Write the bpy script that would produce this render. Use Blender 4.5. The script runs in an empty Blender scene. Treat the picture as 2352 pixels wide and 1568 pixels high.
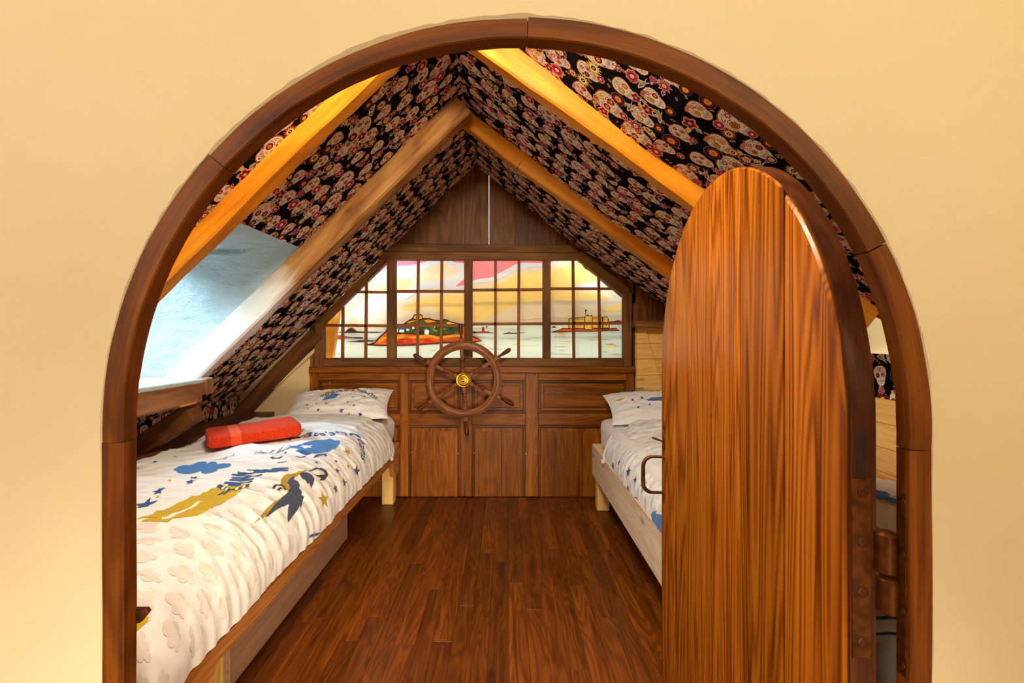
import bpy, bmesh, math, random
import numpy as np
from mathutils import Vector, Matrix, noise
from mathutils.bvhtree import BVHTree
from mathutils.geometry import tessellate_polygon

random.seed(7)
C = bpy.context.scene.collection
SC = bpy.context.scene

# ------------------------------------------------------------------ camera, world, lights, exposure
F = 1110.67                 # focal length in pixels of the 2352 px wide frame (17 mm)
CX, CY = 1162.0, 765.0      # vanishing point of the room's depth axis
cam_d = bpy.data.cameras.new('camera')
cam_d.lens = 17.0; cam_d.sensor_width = 36.0; cam_d.sensor_fit = 'HORIZONTAL'
cam_d.shift_x = (1176 - CX) / 2352.0
cam_d.shift_y = -(784 - CY) / 2352.0
cam_d.clip_start = 0.02
cam = bpy.data.objects.new('camera', cam_d); C.objects.link(cam)
cam.location = (0, 0, 0); cam.rotation_euler = (math.pi / 2, 0, 0)
SC.camera = cam
SC.view_settings.view_transform = 'Standard'
SC.view_settings.look = 'None'
SC.view_settings.gamma = 1.0
SC.view_settings.use_curve_mapping = False
SC.view_settings.exposure = 0.0
SC.cycles.max_bounces = 8
SC.cycles.diffuse_bounces = 5
SC.cycles.transparent_max_bounces = 12
SC.cycles.sample_clamp_indirect = 6.0

world = bpy.data.worlds.new('sky'); SC.world = world; world.use_nodes = True
wb = world.node_tree.nodes['Background']
wb.inputs[0].default_value = (0.60, 0.78, 1.0, 1); wb.inputs[1].default_value = 13.0


def area(name, loc, target, sx, sy, power, col, spread=math.pi):
    d = bpy.data.lights.new(name, 'AREA'); d.shape = 'RECTANGLE'; d.size = sx; d.size_y = sy
    d.energy = power; d.color = col; d.spread = spread
    o = bpy.data.objects.new(name, d); C.objects.link(o); o.location = loc
    v = Vector(target) - Vector(loc)
    o.rotation_euler = v.to_track_quat('-Z', 'Y').to_euler()
    return o


def bulb(name, loc, power, col, rad):
    d = bpy.data.lights.new(name, 'POINT'); d.energy = power; d.color = col; d.shadow_soft_size = rad
    o = bpy.data.objects.new(name, d); C.objects.link(o); o.location = loc
    return o


# daylight falling through the roof window in the left slope, and a weaker one in the right slope
area('roof_window_daylight', (-2.45, 0.85, 1.40), (-0.95, 2.6, -0.45), 1.1, 1.0, 215, (0.46, 0.71, 1.0))
area('right_dormer_daylight', (2.3, 1.7, 0.55), (0.6, 2.0, -0.6), 0.6, 0.6, 75, (1.0, 0.95, 0.86))
# unseen fill lamps added to brighten the cabin, under the ridge above the arch
bulb('ridge_fill', (-0.02, 0.70, 0.90), 0.8, (1.0, 0.74, 0.42), 0.08)
area('ridge_fill_bar', (0.0, 0.68, 0.92), (-0.05, 2.5, -0.8), 0.6, 0.12, 66, (1.0, 0.88, 0.68))
# landing side of the arch: one warm lamp, then added unseen fill lights
area('landing_lamp', (1.1, -0.9, 0.9), (0.35, 0.55, 0.0), 0.5, 0.5, 11, (1.0, 0.81, 0.46))
area('landing_left_fill', (-1.2, -1.0, 0.5), (-0.3, 0.55, 0.0), 0.7, 0.8, 11.5, (1.0, 0.92, 0.78))  # added neutral fill for the wall's left side, no window here
area('landing_broad_fill', (0.0, -1.0, 1.0), (0.0, 1.6, -0.3), 1.0, 0.8, 9, (1.0, 0.88, 0.68))  # broad unseen fill added for the wall and the cabin
area('landing_low_fill', (0.45, -1.2, -0.62), (-0.50, 1.9, -0.95), 0.3, 0.3, 5.5, (1.0, 0.86, 0.64), math.radians(48))  # added unseen light for the bed rail and drawer
# the light box behind the painted sea view
area('mural_strip_top', (-0.18, 3.17, 0.53), (-0.18, 3.33, 0.15), 2.0, 0.06, 3.2, (1.0, 0.94, 0.82))
area('mural_strip_base', (-0.18, 3.17, -0.19), (-0.18, 3.33, 0.1), 2.0, 0.06, 2.6, (1.0, 0.96, 0.86))

# ------------------------------------------------------------------ helpers
def lin(c):
    out = []
    for v in c[:3]:
        v = v / 255.0
        out.append(v / 12.92 if v <= 0.04045 else ((v + 0.055) / 1.055) ** 2.4)
    return (*out, 1.0)


WM = {}
def put(o, W=None, parent=None):
    W = Matrix.Identity(4) if W is None else W
    if parent is not None:
        o.parent = parent
        o.matrix_basis = WM[parent.name].inverted() @ W
    else:
        o.matrix_basis = W
    WM[o.name] = W.copy()
    return o


def frame(ax, ay, org):
    ax = Vector(ax).normalized(); ay = Vector(ay); ay = (ay - ax * ay.dot(ax)).normalized()
    az = ax.cross(ay)
    M = Matrix((ax, ay, az)).transposed().to_4x4(); M.translation = Vector(org)
    return M


def link(name, me, mat=None, parent=None, W=None, smooth=None):
    o = bpy.data.objects.new(name, me); C.objects.link(o)
    if mat is not None and len(me.materials) == 0:
        me.materials.append(mat)
    if smooth is not None:
        me.shade_smooth() if smooth else me.shade_flat()
        if smooth and smooth is not True:
            me.set_sharp_from_angle(angle=math.radians(smooth))
    return put(o, W, parent)


def pymesh(name, verts, faces):
    me = bpy.data.meshes.new(name); me.from_pydata([tuple(v) for v in verts], [], faces); me.update()
    return me


def bmmesh(name, bm):
    me = bpy.data.meshes.new(name); bm.to_mesh(me); bm.free(); return me


def root(name, loc, parent=None):
    o = bpy.data.objects.new(name, None); C.objects.link(o)
    o.empty_display_size = 0.05
    return put(o, Matrix.Translation(Vector(loc)), parent)


def tag(o, label=None, cat=None, group=None, kind=None):
    if label: o['label'] = label
    if cat: o['category'] = cat
    if group: o['group'] = group
    if kind: o['kind'] = kind
    return o


def struct(o):
    o['kind'] = 'structure'; return o


def box_me(lx, ly, lz, bev=0.0, name='box', seg=1):
    bm = bmesh.new(); bmesh.ops.create_cube(bm, size=1.0)
    bmesh.ops.scale(bm, vec=(lx, ly, lz), verts=bm.verts)
    if bev > 0:
        bmesh.ops.bevel(bm, geom=bm.edges[:], offset=bev, segments=seg, affect='EDGES', profile=0.5)
    return bmmesh(name, bm)


def bar(name, p0, p1, w, d, ay, mat, parent=None, bev=0.002):
    """a straight member from p0 to p1: its grain runs along local X; w is measured along ay"""
    p0, p1 = Vector(p0), Vector(p1)
    M = frame(p1 - p0, ay, (p0 + p1) / 2)
    return link(name, box_me((p1 - p0).length, w, d, bev, name), mat, parent, M)


def bx(name, x0, x1, y0, y1, z0, z1, mat, parent=None, bev=0.002, grain='x'):
    c = ((x0 + x1) / 2, (y0 + y1) / 2, (z0 + z1) / 2)
    lx, ly, lz = abs(x1 - x0), abs(y1 - y0), abs(z1 - z0)
    if grain == 'x':
        M = frame((1, 0, 0), (0, 1, 0), c); s = (lx, ly, lz)
    elif grain == 'y':
        M = frame((0, 1, 0), (1, 0, 0), c); s = (ly, lx, lz)
    else:
        M = frame((0, 0, 1), (1, 0, 0), c); s = (lz, lx, ly)
    return link(name, box_me(*s, bev, name), mat, parent, M)


def beam_rough(name, p0, p1, w, d, ay, mat, parent, amp=0.006, n=36, seed=0, taper=0.0):
    """hewn timber: chamfered section with wandering edges"""
    p0, p1 = Vector(p0), Vector(p1); L = (p1 - p0).length
    M = frame(p1 - p0, ay, p0)
    verts, faces = [], []
    c = .4; ch = min(w, d) * .10
    sec = [(w / 2, -d / 2 + ch), (w / 2, 0), (w / 2, d / 2 - ch), (w / 2 - ch, d / 2), (0, d / 2), (-w / 2 + ch, d / 2), (-w / 2, d / 2 - ch), (-w / 2, 0),
           (-w / 2, -d / 2 + ch), (-w / 2 + ch, -d / 2), (0, -d / 2), (w / 2 - ch, -d / 2)]
    k = len(sec)
    for i in range(n + 1):
        x = L * i / n
        for y, z in sec:
            nv = noise.noise_vector(Vector((x * 2.6 + seed * 7.3, y * 9, z * 9)))
            nf = noise.noise_vector(Vector((x * 12 + seed * 3.3, y * 30, z * 30)))
            f = 1 - taper * i / n
            verts.append((x, y * f + amp * (nv.x * 1.5 + nf.x * 0.45), z * f + amp * (nv.y * 1.5 + nf.y * 0.45)))
    for i in range(n):
        for j in range(k):
            a, b = i * k + j, i * k + (j + 1) % k
            faces.append((a, b, b + k, a + k))
    faces.append(tuple(range(k))[::-1]); faces.append(tuple(n * k + j for j in range(k)))
    me = pymesh(name, verts, faces)
    return link(name, me, mat, parent, M, smooth=28)


def inset(poly, c):
    n = len(poly); out = []
    A = sum(poly[i][0] * poly[(i + 1) % n][1] - poly[(i + 1) % n][0] * poly[i][1] for i in range(n))
    s = 1 if A > 0 else -1
    for i in range(n):
        p, q, r = Vector(poly[i - 1]), Vector(poly[i]), Vector(poly[(i + 1) % n])
        e1 = (q - p); e2 = (r - q)
        if e1.length < 1e-9 or e2.length < 1e-9:
            out.append(tuple(q)); continue
        e1.normalize(); e2.normalize()
        n1 = Vector((-e1.y, e1.x)) * s; n2 = Vector((-e2.y, e2.x)) * s
        m = n1 + n2
        if m.length < 1e-6: m = n1
        m.normalize()
        k = max(0.4, m.dot(n1))
        q2 = q + m * (c / k)
        out.append((q2.x, q2.y))
    return out


def prism(name, poly, z0, z1, mat, parent, W, cham=0.0, both=False):
    """polygon in local XY (grain along X) raised from z0 to z1, front edge chamfered"""
    n = len(poly); verts = []; faces = []
    rings = [(poly, z0)]
    if cham > 0:
        rings += [(poly, z1 - cham), (inset(poly, cham), z1)]
    else:
        rings += [(poly, z1)]
    for pl, z in rings:
        verts += [(a, b, z) for a, b in pl]
    for r in range(len(rings) - 1):
        for i in range(n):
            j = (i + 1) % n
            faces.append((r * n + i, r * n + j, (r + 1) * n + j, (r + 1) * n + i))
    faces.append(tuple(range(n))[::-1]); faces.append(tuple((len(rings) - 1) * n + i for i in range(n)))
    bm = bmesh.new(); bv = [bm.verts.new(v) for v in verts]
    for f in faces: bm.faces.new([bv[i] for i in f])
    bmesh.ops.recalc_face_normals(bm, faces=bm.faces)
    return link(name, bmmesh(name, bm), mat, parent, W)


def lathe_me(name, prof, seg=16, square=()):
    """profile of (x, radius) about local X"""
    verts, faces = [], []
    for x, r in prof:
        for j in range(seg):
            a = 2 * math.pi * j / seg
            verts.append((x, r * math.cos(a), r * math.sin(a)))
    for i in range(len(prof) - 1):
        for j in range(seg):
            a, b = i * seg + j, i * seg + (j + 1) % seg
            faces.append((a, b, b + seg, a + seg))
    faces.append(tuple(range(seg))[::-1]); faces.append(tuple((len(prof) - 1) * seg + j for j in range(seg)))
    return pymesh(name, verts, faces)


def tube_me(name, pts, r, seg=10):
    pts = [Vector(p) for p in pts]; verts, faces = [], []
    up = Vector((0, 0, 1)); prev = None
    for i, p in enumerate(pts):
        t = (pts[min(i + 1, len(pts) - 1)] - pts[max(i - 1, 0)]).normalized()
        if prev is None:
            a = t.orthogonal().normalized()
        else:
            a = (prev - t * prev.dot(t)).normalized()
        prev = a; b = t.cross(a)
        rr = r[i] if isinstance(r, (list, tuple)) else r
        for j in range(seg):
            g = 2 * math.pi * j / seg
            verts.append(p + (a * math.cos(g) + b * math.sin(g)) * rr)
    for i in range(len(pts) - 1):
        for j in range(seg):
            c, d = i * seg + j, i * seg + (j + 1) % seg
            faces.append((c, d, d + seg, c + seg))
    faces.append(tuple(range(seg))[::-1]); faces.append(tuple((len(pts) - 1) * seg + j for j in range(seg)))
    return pymesh(name, verts, faces)


# ------------------------------------------------------------------ materials
MATS = {}
def nodes_of(name):
    m = bpy.data.materials.new(name); m.use_nodes = True
    nt = m.node_tree; b = nt.nodes['Principled BSDF']
    return m, nt, b


def N(nt, typ, **kw):
    n = nt.nodes.new(typ)
    for k, v in kw.items():
        if k.startswith('i_'):
            n.inputs[k[2:].replace('_', ' ')].default_value = v
        else:
            setattr(n, k, v)
    return n


def math_n(nt, op, a, b=None):
    n = nt.nodes.new('ShaderNodeMath'); n.operation = op
    for i, v in enumerate((a, b)):
        if v is None: continue
        if hasattr(v, 'links') or isinstance(v, bpy.types.NodeSocket):
            nt.links.new(v, n.inputs[i])
        else:
            n.inputs[i].default_value = v
    return n.outputs[0]


def ramp(nt, fac, stops):
    r = nt.nodes.new('ShaderNodeValToRGB')
    cr = r.color_ramp
    while len(cr.elements) < len(stops): cr.elements.new(0.5)
    for e, (p, c) in zip(cr.elements, stops):
        e.position = p; e.color = c
    nt.links.new(fac, r.inputs[0])
    return r.outputs[0]


def wood(name, dark, mid, light, rough=0.42, across=16.0, along=1.1, rings=26.0, bump=0.25, vary=0.3,
         uv=False, knots=0.0, spec=0.28, pore=0.5, white=None, ringamp=0.20):
    m, nt, b = nodes_of(name); L = nt.links
    tc = N(nt, 'ShaderNodeTexCoord'); oi = N(nt, 'ShaderNodeObjectInfo')
    off = N(nt, 'ShaderNodeCombineXYZ')
    r1 = math_n(nt, 'MULTIPLY', oi.outputs['Random'], 31.0)
    r2 = math_n(nt, 'MULTIPLY', oi.outputs['Random'], 17.0)
    L.new(r1, off.inputs[0]); L.new(r2, off.inputs[1]); L.new(r1, off.inputs[2])
    add = N(nt, 'ShaderNodeVectorMath', operation='ADD')
    L.new(tc.outputs['UV' if uv else 'Object'], add.inputs[0]); L.new(off.outputs[0], add.inputs[1])
    def noise_at(sc, detail, dist, rg=0.55):
        mp = N(nt, 'ShaderNodeMapping'); mp.inputs['Scale'].default_value = sc
        L.new(add.outputs[0], mp.inputs[0])
        n = N(nt, 'ShaderNodeTexNoise'); n.inputs['Scale'].default_value = 1.0
        n.inputs['Detail'].default_value = detail; n.inputs['Distortion'].default_value = dist
        n.inputs['Roughness'].default_value = rg
        L.new(mp.outputs[0], n.inputs['Vector']); return n.outputs[0]
    nA = noise_at((along, across * 0.45, across * 0.45), 2.0, 0.35)
    nB = noise_at((along * 2.5, across * 9, across * 9), 3.0, 0.1)
    nC = noise_at((along * 1.6, across * 1.8, across * 1.8), 4.0, 0.5)
    s = math_n(nt, 'SINE', math_n(nt, 'MULTIPLY', nA, rings * 2.2))
    ring = math_n(nt, 'MULTIPLY', math_n(nt, 'ADD', s, 1.0), 0.5)
    ring = math_n(nt, 'POWER', ring, 0.7)
    f = math_n(nt, 'ADD', math_n(nt, 'MULTIPLY', ring, ringamp), math_n(nt, 'MULTIPLY', nB, pore * 0.62))
    f = math_n(nt, 'ADD', f, math_n(nt, 'MULTIPLY', nC, 0.95 - pore * 0.62))
    f = math_n(nt, 'SUBTRACT', f, ringamp * 0.6 - 0.04)
    col = ramp(nt, f, [(0.20, lin(dark)), (0.48, lin(mid)), (0.80, lin(light))])
    if knots > 0:
        mp = N(nt, 'ShaderNodeMapping'); mp.inputs['Scale'].default_value = (3.2, 9.0, 9.0)
        L.new(add.outputs[0], mp.inputs[0])
        vo = N(nt, 'ShaderNodeTexVoronoi'); vo.inputs['Scale'].default_value = 1.0
        L.new(mp.outputs[0], vo.inputs['Vector'])
        kf = ramp(nt, vo.outputs['Distance'], [(0.06, (1, 1, 1, 1)), (0.13, (0, 0, 0, 1))])
        mx = N(nt, 'ShaderNodeMix', data_type='RGBA')
        L.new(math_n(nt, 'MULTIPLY', kf, knots), mx.inputs[0]); L.new(col, mx.inputs[6])
        mx.inputs[7].default_value = lin([v * 0.55 for v in dark]); col = mx.outputs[2]
    if white is not None:       # lime wash left on the lower end of the timber
        sx = N(nt, 'ShaderNodeSeparateXYZ'); L.new(tc.outputs['Object'], sx.inputs[0])
        wv = math_n(nt, 'ADD', sx.outputs[0], math_n(nt, 'MULTIPLY', nC, 0.5))
        wv = math_n(nt, 'ADD', wv, math_n(nt, 'MULTIPLY', sx.outputs[1], -1.5))
        wf = ramp(nt, math_n(nt, 'MULTIPLY', math_n(nt, 'SUBTRACT', wv, white), 2.2), [(0.35, (0, 0, 0, 1)), (0.75, (1, 1, 1, 1))])
        mx = N(nt, 'ShaderNodeMix', data_type='RGBA'); L.new(wf, mx.inputs[0]); L.new(col, mx.inputs[6])
        mx.inputs[7].default_value = lin((222, 220, 210)); col = mx.outputs[2]
    hs = N(nt, 'ShaderNodeHueSaturation')
    L.new(math_n(nt, 'ADD', math_n(nt, 'MULTIPLY', oi.outputs['Random'], vary * 2), 1.0 - vary), hs.inputs['Value'])
    L.new(col, hs.inputs['Color'])
    L.new(hs.outputs[0], b.inputs['Base Color'])
    rr = math_n(nt, 'ADD', math_n(nt, 'MULTIPLY', nC, 0.25), rough - 0.12)
    L.new(rr, b.inputs['Roughness'])
    b.inputs['Specular IOR Level'].default_value = spec
    bp = N(nt, 'ShaderNodeBump'); bp.inputs['Strength'].default_value = bump; bp.inputs['Distance'].default_value = 0.003
    L.new(f, bp.inputs['Height']); L.new(bp.outputs[0], b.inputs['Normal'])
    return m


def plaster(name, c1, c2, scale=6.0, bump=0.35, stroke=(1, 1, 1), rough=0.85, dist=0.004):
    m, nt, b = nodes_of(name); L = nt.links
    tc = N(nt, 'ShaderNodeTexCoord')
    mp = N(nt, 'ShaderNodeMapping'); mp.inputs['Scale'].default_value = stroke
    L.new(tc.outputs['Object'], mp.inputs[0])
    n1 = N(nt, 'ShaderNodeTexNoise'); n1.inputs['Scale'].default_value = scale; n1.inputs['Detail'].default_value = 5
    n2 = N(nt, 'ShaderNodeTexNoise'); n2.inputs['Scale'].default_value = scale * 9; n2.inputs['Detail'].default_value = 4
    L.new(mp.outputs[0], n1.inputs['Vector']); L.new(mp.outputs[0], n2.inputs['Vector'])
    col = ramp(nt, n1.outputs[0], [(0.3, lin(c1)), (0.7, lin(c2))])
    L.new(col, b.inputs['Base Color']); b.inputs['Roughness'].default_value = rough
    b.inputs['Specular IOR Level'].default_value = 0.25
    h = math_n(nt, 'ADD', n1.outputs[0], math_n(nt, 'MULTIPLY', n2.outputs[0], 0.35))
    bp = N(nt, 'ShaderNodeBump'); bp.inputs['Strength'].default_value = bump; bp.inputs['Distance'].default_value = dist
    L.new(h, bp.inputs['Height']); L.new(bp.outputs[0], b.inputs['Normal'])
    return m


def printed(name, rough=0.85, weave=900.0, bump=0.15, sheen=0.0, spec=0.2):
    """cloth or paper whose flat print is carried by the mesh's own face colours"""
    m, nt, b = nodes_of(name); L = nt.links
    at = N(nt, 'ShaderNodeAttribute'); at.attribute_name = 'print'
    tc = N(nt, 'ShaderNodeTexCoord')
    n1 = N(nt, 'ShaderNodeTexNoise'); n1.inputs['Scale'].default_value = weave; n1.inputs['Detail'].default_value = 2
    L.new(tc.outputs['Object'], n1.inputs['Vector'])
    L.new(at.outputs['Color'], b.inputs['Base Color'])
    b.inputs['Roughness'].default_value = rough; b.inputs['Specular IOR Level'].default_value = spec
    b.inputs['Sheen Weight'].default_value = sheen
    bp = N(nt, 'ShaderNodeBump'); bp.inputs['Strength'].default_value = bump; bp.inputs['Distance'].default_value = 0.001
    L.new(n1.outputs[0], bp.inputs['Height']); L.new(bp.outputs[0], b.inputs['Normal'])
    return m


def cloth(name, c, c2=None, scale=60, bump=0.4, dist=0.002, rough=0.9, sheen=0.2):
    m, nt, b = nodes_of(name); L = nt.links
    tc = N(nt, 'ShaderNodeTexCoord')
    n1 = N(nt, 'ShaderNodeTexNoise'); n1.inputs['Scale'].default_value = scale; n1.inputs['Detail'].default_value = 4
    L.new(tc.outputs['Object'], n1.inputs['Vector'])
    L.new(ramp(nt, n1.outputs[0], [(0.35, lin(c)), (0.65, lin(c2 or c))]), b.inputs['Base Color'])
    b.inputs['Roughness'].default_value = rough; b.inputs['Sheen Weight'].default_value = sheen
    b.inputs['Specular IOR Level'].default_value = 0.2
    bp = N(nt, 'ShaderNodeBump'); bp.inputs['Strength'].default_value = bump; bp.inputs['Distance'].default_value = dist
    L.new(n1.outputs[0], bp.inputs['Height']); L.new(bp.outputs[0], b.inputs['Normal'])
    return m


def metal(name, c1, c2, rough=0.45, metallic=0.8, scale=60):
    m, nt, b = nodes_of(name); L = nt.links
    tc = N(nt, 'ShaderNodeTexCoord')
    n1 = N(nt, 'ShaderNodeTexNoise'); n1.inputs['Scale'].default_value = scale; n1.inputs['Detail'].default_value = 5
    L.new(tc.outputs['Object'], n1.inputs['Vector'])
    L.new(ramp(nt, n1.outputs[0], [(0.35, lin(c1)), (0.65, lin(c2))]), b.inputs['Base Color'])
    b.inputs['Metallic'].default_value = metallic; b.inputs['Roughness'].default_value = rough
    bp = N(nt, 'ShaderNodeBump'); bp.inputs['Strength'].default_value = 0.2; bp.inputs['Distance'].default_value = 0.001
    L.new(n1.outputs[0], bp.inputs['Height']); L.new(bp.outputs[0], b.inputs['Normal'])
    return m


def glass(name):
    m = bpy.data.materials.new(name); m.use_nodes = True; nt = m.node_tree
    nt.nodes.remove(nt.nodes['Principled BSDF'])
    out = nt.nodes['Material Output']
    t = N(nt, 'ShaderNodeBsdfTransparent'); t.inputs[0].default_value = (0.96, 0.97, 0.95, 1)
    g = N(nt, 'ShaderNodeBsdfGlossy'); g.inputs['Roughness'].default_value = 0.03
    fr = N(nt, 'ShaderNodeFresnel'); fr.inputs[0].default_value = 1.45
    mx = N(nt, 'ShaderNodeMixShader')
    nt.links.new(fr.outputs[0], mx.inputs[0]); nt.links.new(t.outputs[0], mx.inputs[1]); nt.links.new(g.outputs[0], mx.inputs[2])
    nt.links.new(mx.outputs[0], out.inputs[0])
    return m


M_FLOOR = wood('stained_floor_wood', (54, 22, 3), (106, 52, 9), (150, 82, 22), rough=0.36, across=22, along=1.1, rings=52, vary=0.30, bump=0.12, knots=0.5)
M_DOOR = wood('varnished_door_wood', (74, 33, 3), (152, 80, 11), (198, 120, 28), rough=0.33, across=18, along=0.35, rings=75, vary=0.15, bump=0.12, pore=0.7, ringamp=0.30)
M_TRIM = wood('arch_frame_wood', (48, 20, 2), (106, 54, 6), (152, 86, 16), rough=0.48, across=30, along=3, rings=8, vary=0.10, bump=0.35, uv=True)
M_EDGE_SHADE = wood('shaded_door_edge_wood', (40, 16, 4), (78, 36, 10), (112, 60, 20), rough=0.5, across=30, along=3, rings=8, vary=0.04, bump=0.3, uv=True)  # brown darkened to stand for the shade on the hinge edge
M_EDGE2 = wood('door_back_boards', (30, 12, 3), (56, 26, 8), (80, 42, 14), rough=0.45, across=16, along=0.6, rings=30, vary=0.03)
M_JAMB = wood('jamb_wood', (48, 20, 2), (106, 54, 6), (152, 86, 16), rough=0.48, across=30, along=3, rings=8, vary=0.10, bump=0.35)
M_PANEL = wood('walnut_panelling', (58, 25, 2), (130, 69, 7), (176, 108, 26), rough=0.4, across=18, along=0.7, rings=46, vary=0.14, bump=0.15, ringamp=0.14)
M_PANEL_D = wood('panelling_moulding', (46, 21, 7), (92, 50, 19), (128, 78, 36), rough=0.4, across=24, along=1.2, rings=10, vary=0.1, bump=0.15)
M_OAK = wood('old_oak_frame', (52, 27, 7), (104, 62, 22), (150, 102, 48), rough=0.6, across=26, along=2.0, rings=6, vary=0.14, bump=0.5)
M_MUNTIN = wood('muntin_wood', (70, 32, 8), (128, 70, 24), (166, 104, 44), rough=0.5, across=40, along=2.0, rings=6, vary=0.12, bump=0.2)
M_GABLE = wood('dark_gable_boards', (50, 22, 4), (98, 54, 14), (134, 82, 30), rough=0.5, across=12, along=.7, rings=40, vary=0.18, bump=0.2)
M_RAFTER = wood('oiled_rafter_wood', (136, 70, 5), (206, 122, 14), (230, 156, 42), rough=0.5, across=14, along=1.6, rings=8, vary=0.08, bump=0.5, knots=0.35)
M_RAFTER2 = wood('weathered_rafter_wood', (92, 52, 18), (158, 106, 50), (200, 152, 88), rough=0.6, across=14, along=1.6, rings=12, vary=0.08, bump=0.7, knots=0.5, white=1.22)
M_DARKBEAM = wood('dark_beam_wood', (54, 27, 10), (98, 58, 26), (140, 92, 48), rough=0.6, across=16, along=1.6, rings=10, vary=0.12, bump=0.6)
M_SILL = wood('sawn_sill_timber', (88, 54, 32), (134, 88, 56), (170, 120, 82), rough=0.65, across=22, along=2.2, rings=8, vary=0.08, bump=0.5)
M_SHELF = wood('brown_ledge_board', (56, 28, 17), (84, 46, 28), (104, 60, 38), rough=0.4, across=10, along=0.8, rings=6, vary=0.05, bump=0.06)
M_PINE = wood('honey_pine', (214, 148, 66), (240, 190, 104), (250, 212, 138), rough=0.45, across=14, along=.8, rings=40, vary=0.06, bump=0.1, knots=0.6)
M_PINE_RED = wood('pine_bed_rail', (150, 84, 34), (196, 128, 62), (220, 160, 92), rough=0.42, across=16, along=0.7, rings=44, vary=0.05, bump=0.1, knots=0.7)
M_PINE_PALE = wood('pale_pine', (206, 168, 126), (232, 206, 170), (244, 226, 198), rough=0.5, across=13, along=0.6, rings=44, vary=0.05, bump=0.08, knots=0.6)
M_VENEER = wood('grey_oak_veneer', (150, 112, 84), (180, 140, 108), (196, 158, 126), rough=0.5, across=40, along=2.0, rings=4, vary=0.03, bump=0.06)
M_WHEEL = wood('sheesham_wheel_wood', (72, 34, 14), (120, 68, 34), (160, 102, 58), rough=0.32, across=40, along=6, rings=8, vary=0.08, bump=0.2, uv=False)
M_WHEEL_UV = wood('sheesham_rim_wood', (76, 36, 14), (126, 72, 36), (166, 106, 60), rough=0.32, across=40, along=6, rings=8, vary=0.04, bump=0.2, uv=True)
M_HANDLE = wood('dark_turned_wood', (44, 18, 8), (84, 40, 20), (112, 60, 32), rough=0.25, across=40, along=6, rings=6, vary=0.08, bump=0.1)
M_WALL = plaster('ochre_plaster', (234, 215, 174), (241, 226, 190), scale=2.2, bump=0.5, dist=0.006)
M_WHITE = plaster('brushed_white_plaster', (178, 188, 184), (194, 202, 197), scale=9, bump=1.0, stroke=(1.2, 5, 3), dist=0.014)
M_CREAM = plaster('cream_plaster', (216, 190, 140), (228, 204, 156), scale=5, bump=0.3)
M_DARK = plaster('dark_cavity_board', (70, 42, 20), (84, 52, 26), scale=8, bump=0.1)
M_PAPER = printed('printed_ceiling_fabric', rough=0.95, weave=700, bump=0.1, spec=0.04)
M_CANVAS = printed('printed_canvas', rough=0.8, weave=500, bump=0.05)
M_DUVET = printed('printed_cotton', rough=0.85, weave=600, bump=0.12, sheen=0.15)
M_SHEET = cloth('white_sheet', (236, 228, 222), (242, 236, 230), scale=30, bump=0.25, dist=0.003)
M_TOWEL = cloth('orange_terry', (190, 36, 6), (232, 70, 24), scale=230, bump=1.0, dist=0.006, sheen=0.05)
M_BAND = cloth('orange_woven_band', (214, 64, 24), (232, 88, 44), scale=500, bump=0.4, dist=0.001)
M_IRON = metal('rusted_iron', (58, 32, 16), (112, 62, 28), rough=0.5, metallic=0.6)
M_HINGE = metal('browned_hinge_metal', (86, 46, 12), (128, 74, 26), rough=0.42, metallic=0.7)
M_SLOT = metal('dark_recess_metal', (38, 22, 10), (58, 34, 14), rough=0.6, metallic=0.3)
M_BRASS = metal('polished_brass', (214, 160, 24), (236, 186, 50), rough=0.25, metallic=1.0, scale=20)
M_CHROME = metal('chrome', (200, 200, 200), (225, 225, 225), rough=0.15, metallic=1.0)
M_STEEL = metal('bright_nail', (210, 205, 195), (235, 230, 220), rough=0.3, metallic=0.7)
M_GLASS = glass('window_glass')

# ------------------------------------------------------------------ flat-print tools
class Acc:
    """one mesh made of coloured polygons (cloth and the print on it)"""
    def __init__(s): s.v, s.f, s.c = [], [], []
    def add(s, verts, faces, col):
        o = len(s.v); s.v += [tuple(p) for p in verts]
        s.f += [tuple(i + o for i in f) for f in faces]; s.c += [col] * len(faces)
    def build(s, name):
        me = pymesh(name, s.v, s.f)
        a = me.attributes.new('print', 'FLOAT_COLOR', 'FACE')
        a.data.foreach_set('color', np.array([lin(c) for c in s.c], dtype=np.float32).ravel())
        return me


def tris_of(poly):
    n = len(poly)
    t = tessellate_polygon([[Vector((p[0], p[1], 0)) for p in poly]])
    return [tuple(x) for x in t]


def refine(pts, tris, h):
    """split every edge longer than h so that a flat print can follow a curved cloth"""
    pts = [tuple(p) for p in pts]
    for _ in range(7):
        mid = {}; new = []; done = True
        def cut(a, b):
            k = (min(a, b), max(a, b))
            if k not in mid:
                pa, pb = pts[a], pts[b]
                if math.hypot(pa[0] - pb[0], pa[1] - pb[1]) > h:
                    pts.append(((pa[0] + pb[0]) / 2, (pa[1] + pb[1]) / 2)); mid[k] = len(pts) - 1
                else: mid[k] = None
            return mid[k]
        for a, b, c in tris:
            ab, bc, ca = cut(a, b), cut(b, c), cut(c, a)
            k = sum(x is not None for x in (ab, bc, ca))
            if k == 0: new.append((a, b, c)); continue
            done = False
            if k == 3: new += [(a, ab, ca), (ab, b, bc), (ca, bc, c), (ab, bc, ca)]
            else:
                for _r in range(3):
                    if k == 1 and ab is not None: break
                    if k == 2 and ca is None: break
                    a, b, c, ab, bc, ca = b, c, a, bc, ca, ab
                if k == 1: new += [(a, ab, c), (ab, b, c)]
                else: new += [(ab, b, bc), (a, ab, bc), (a, bc, c)]
        tris = new
        if done: break
    return pts, tris


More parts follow.
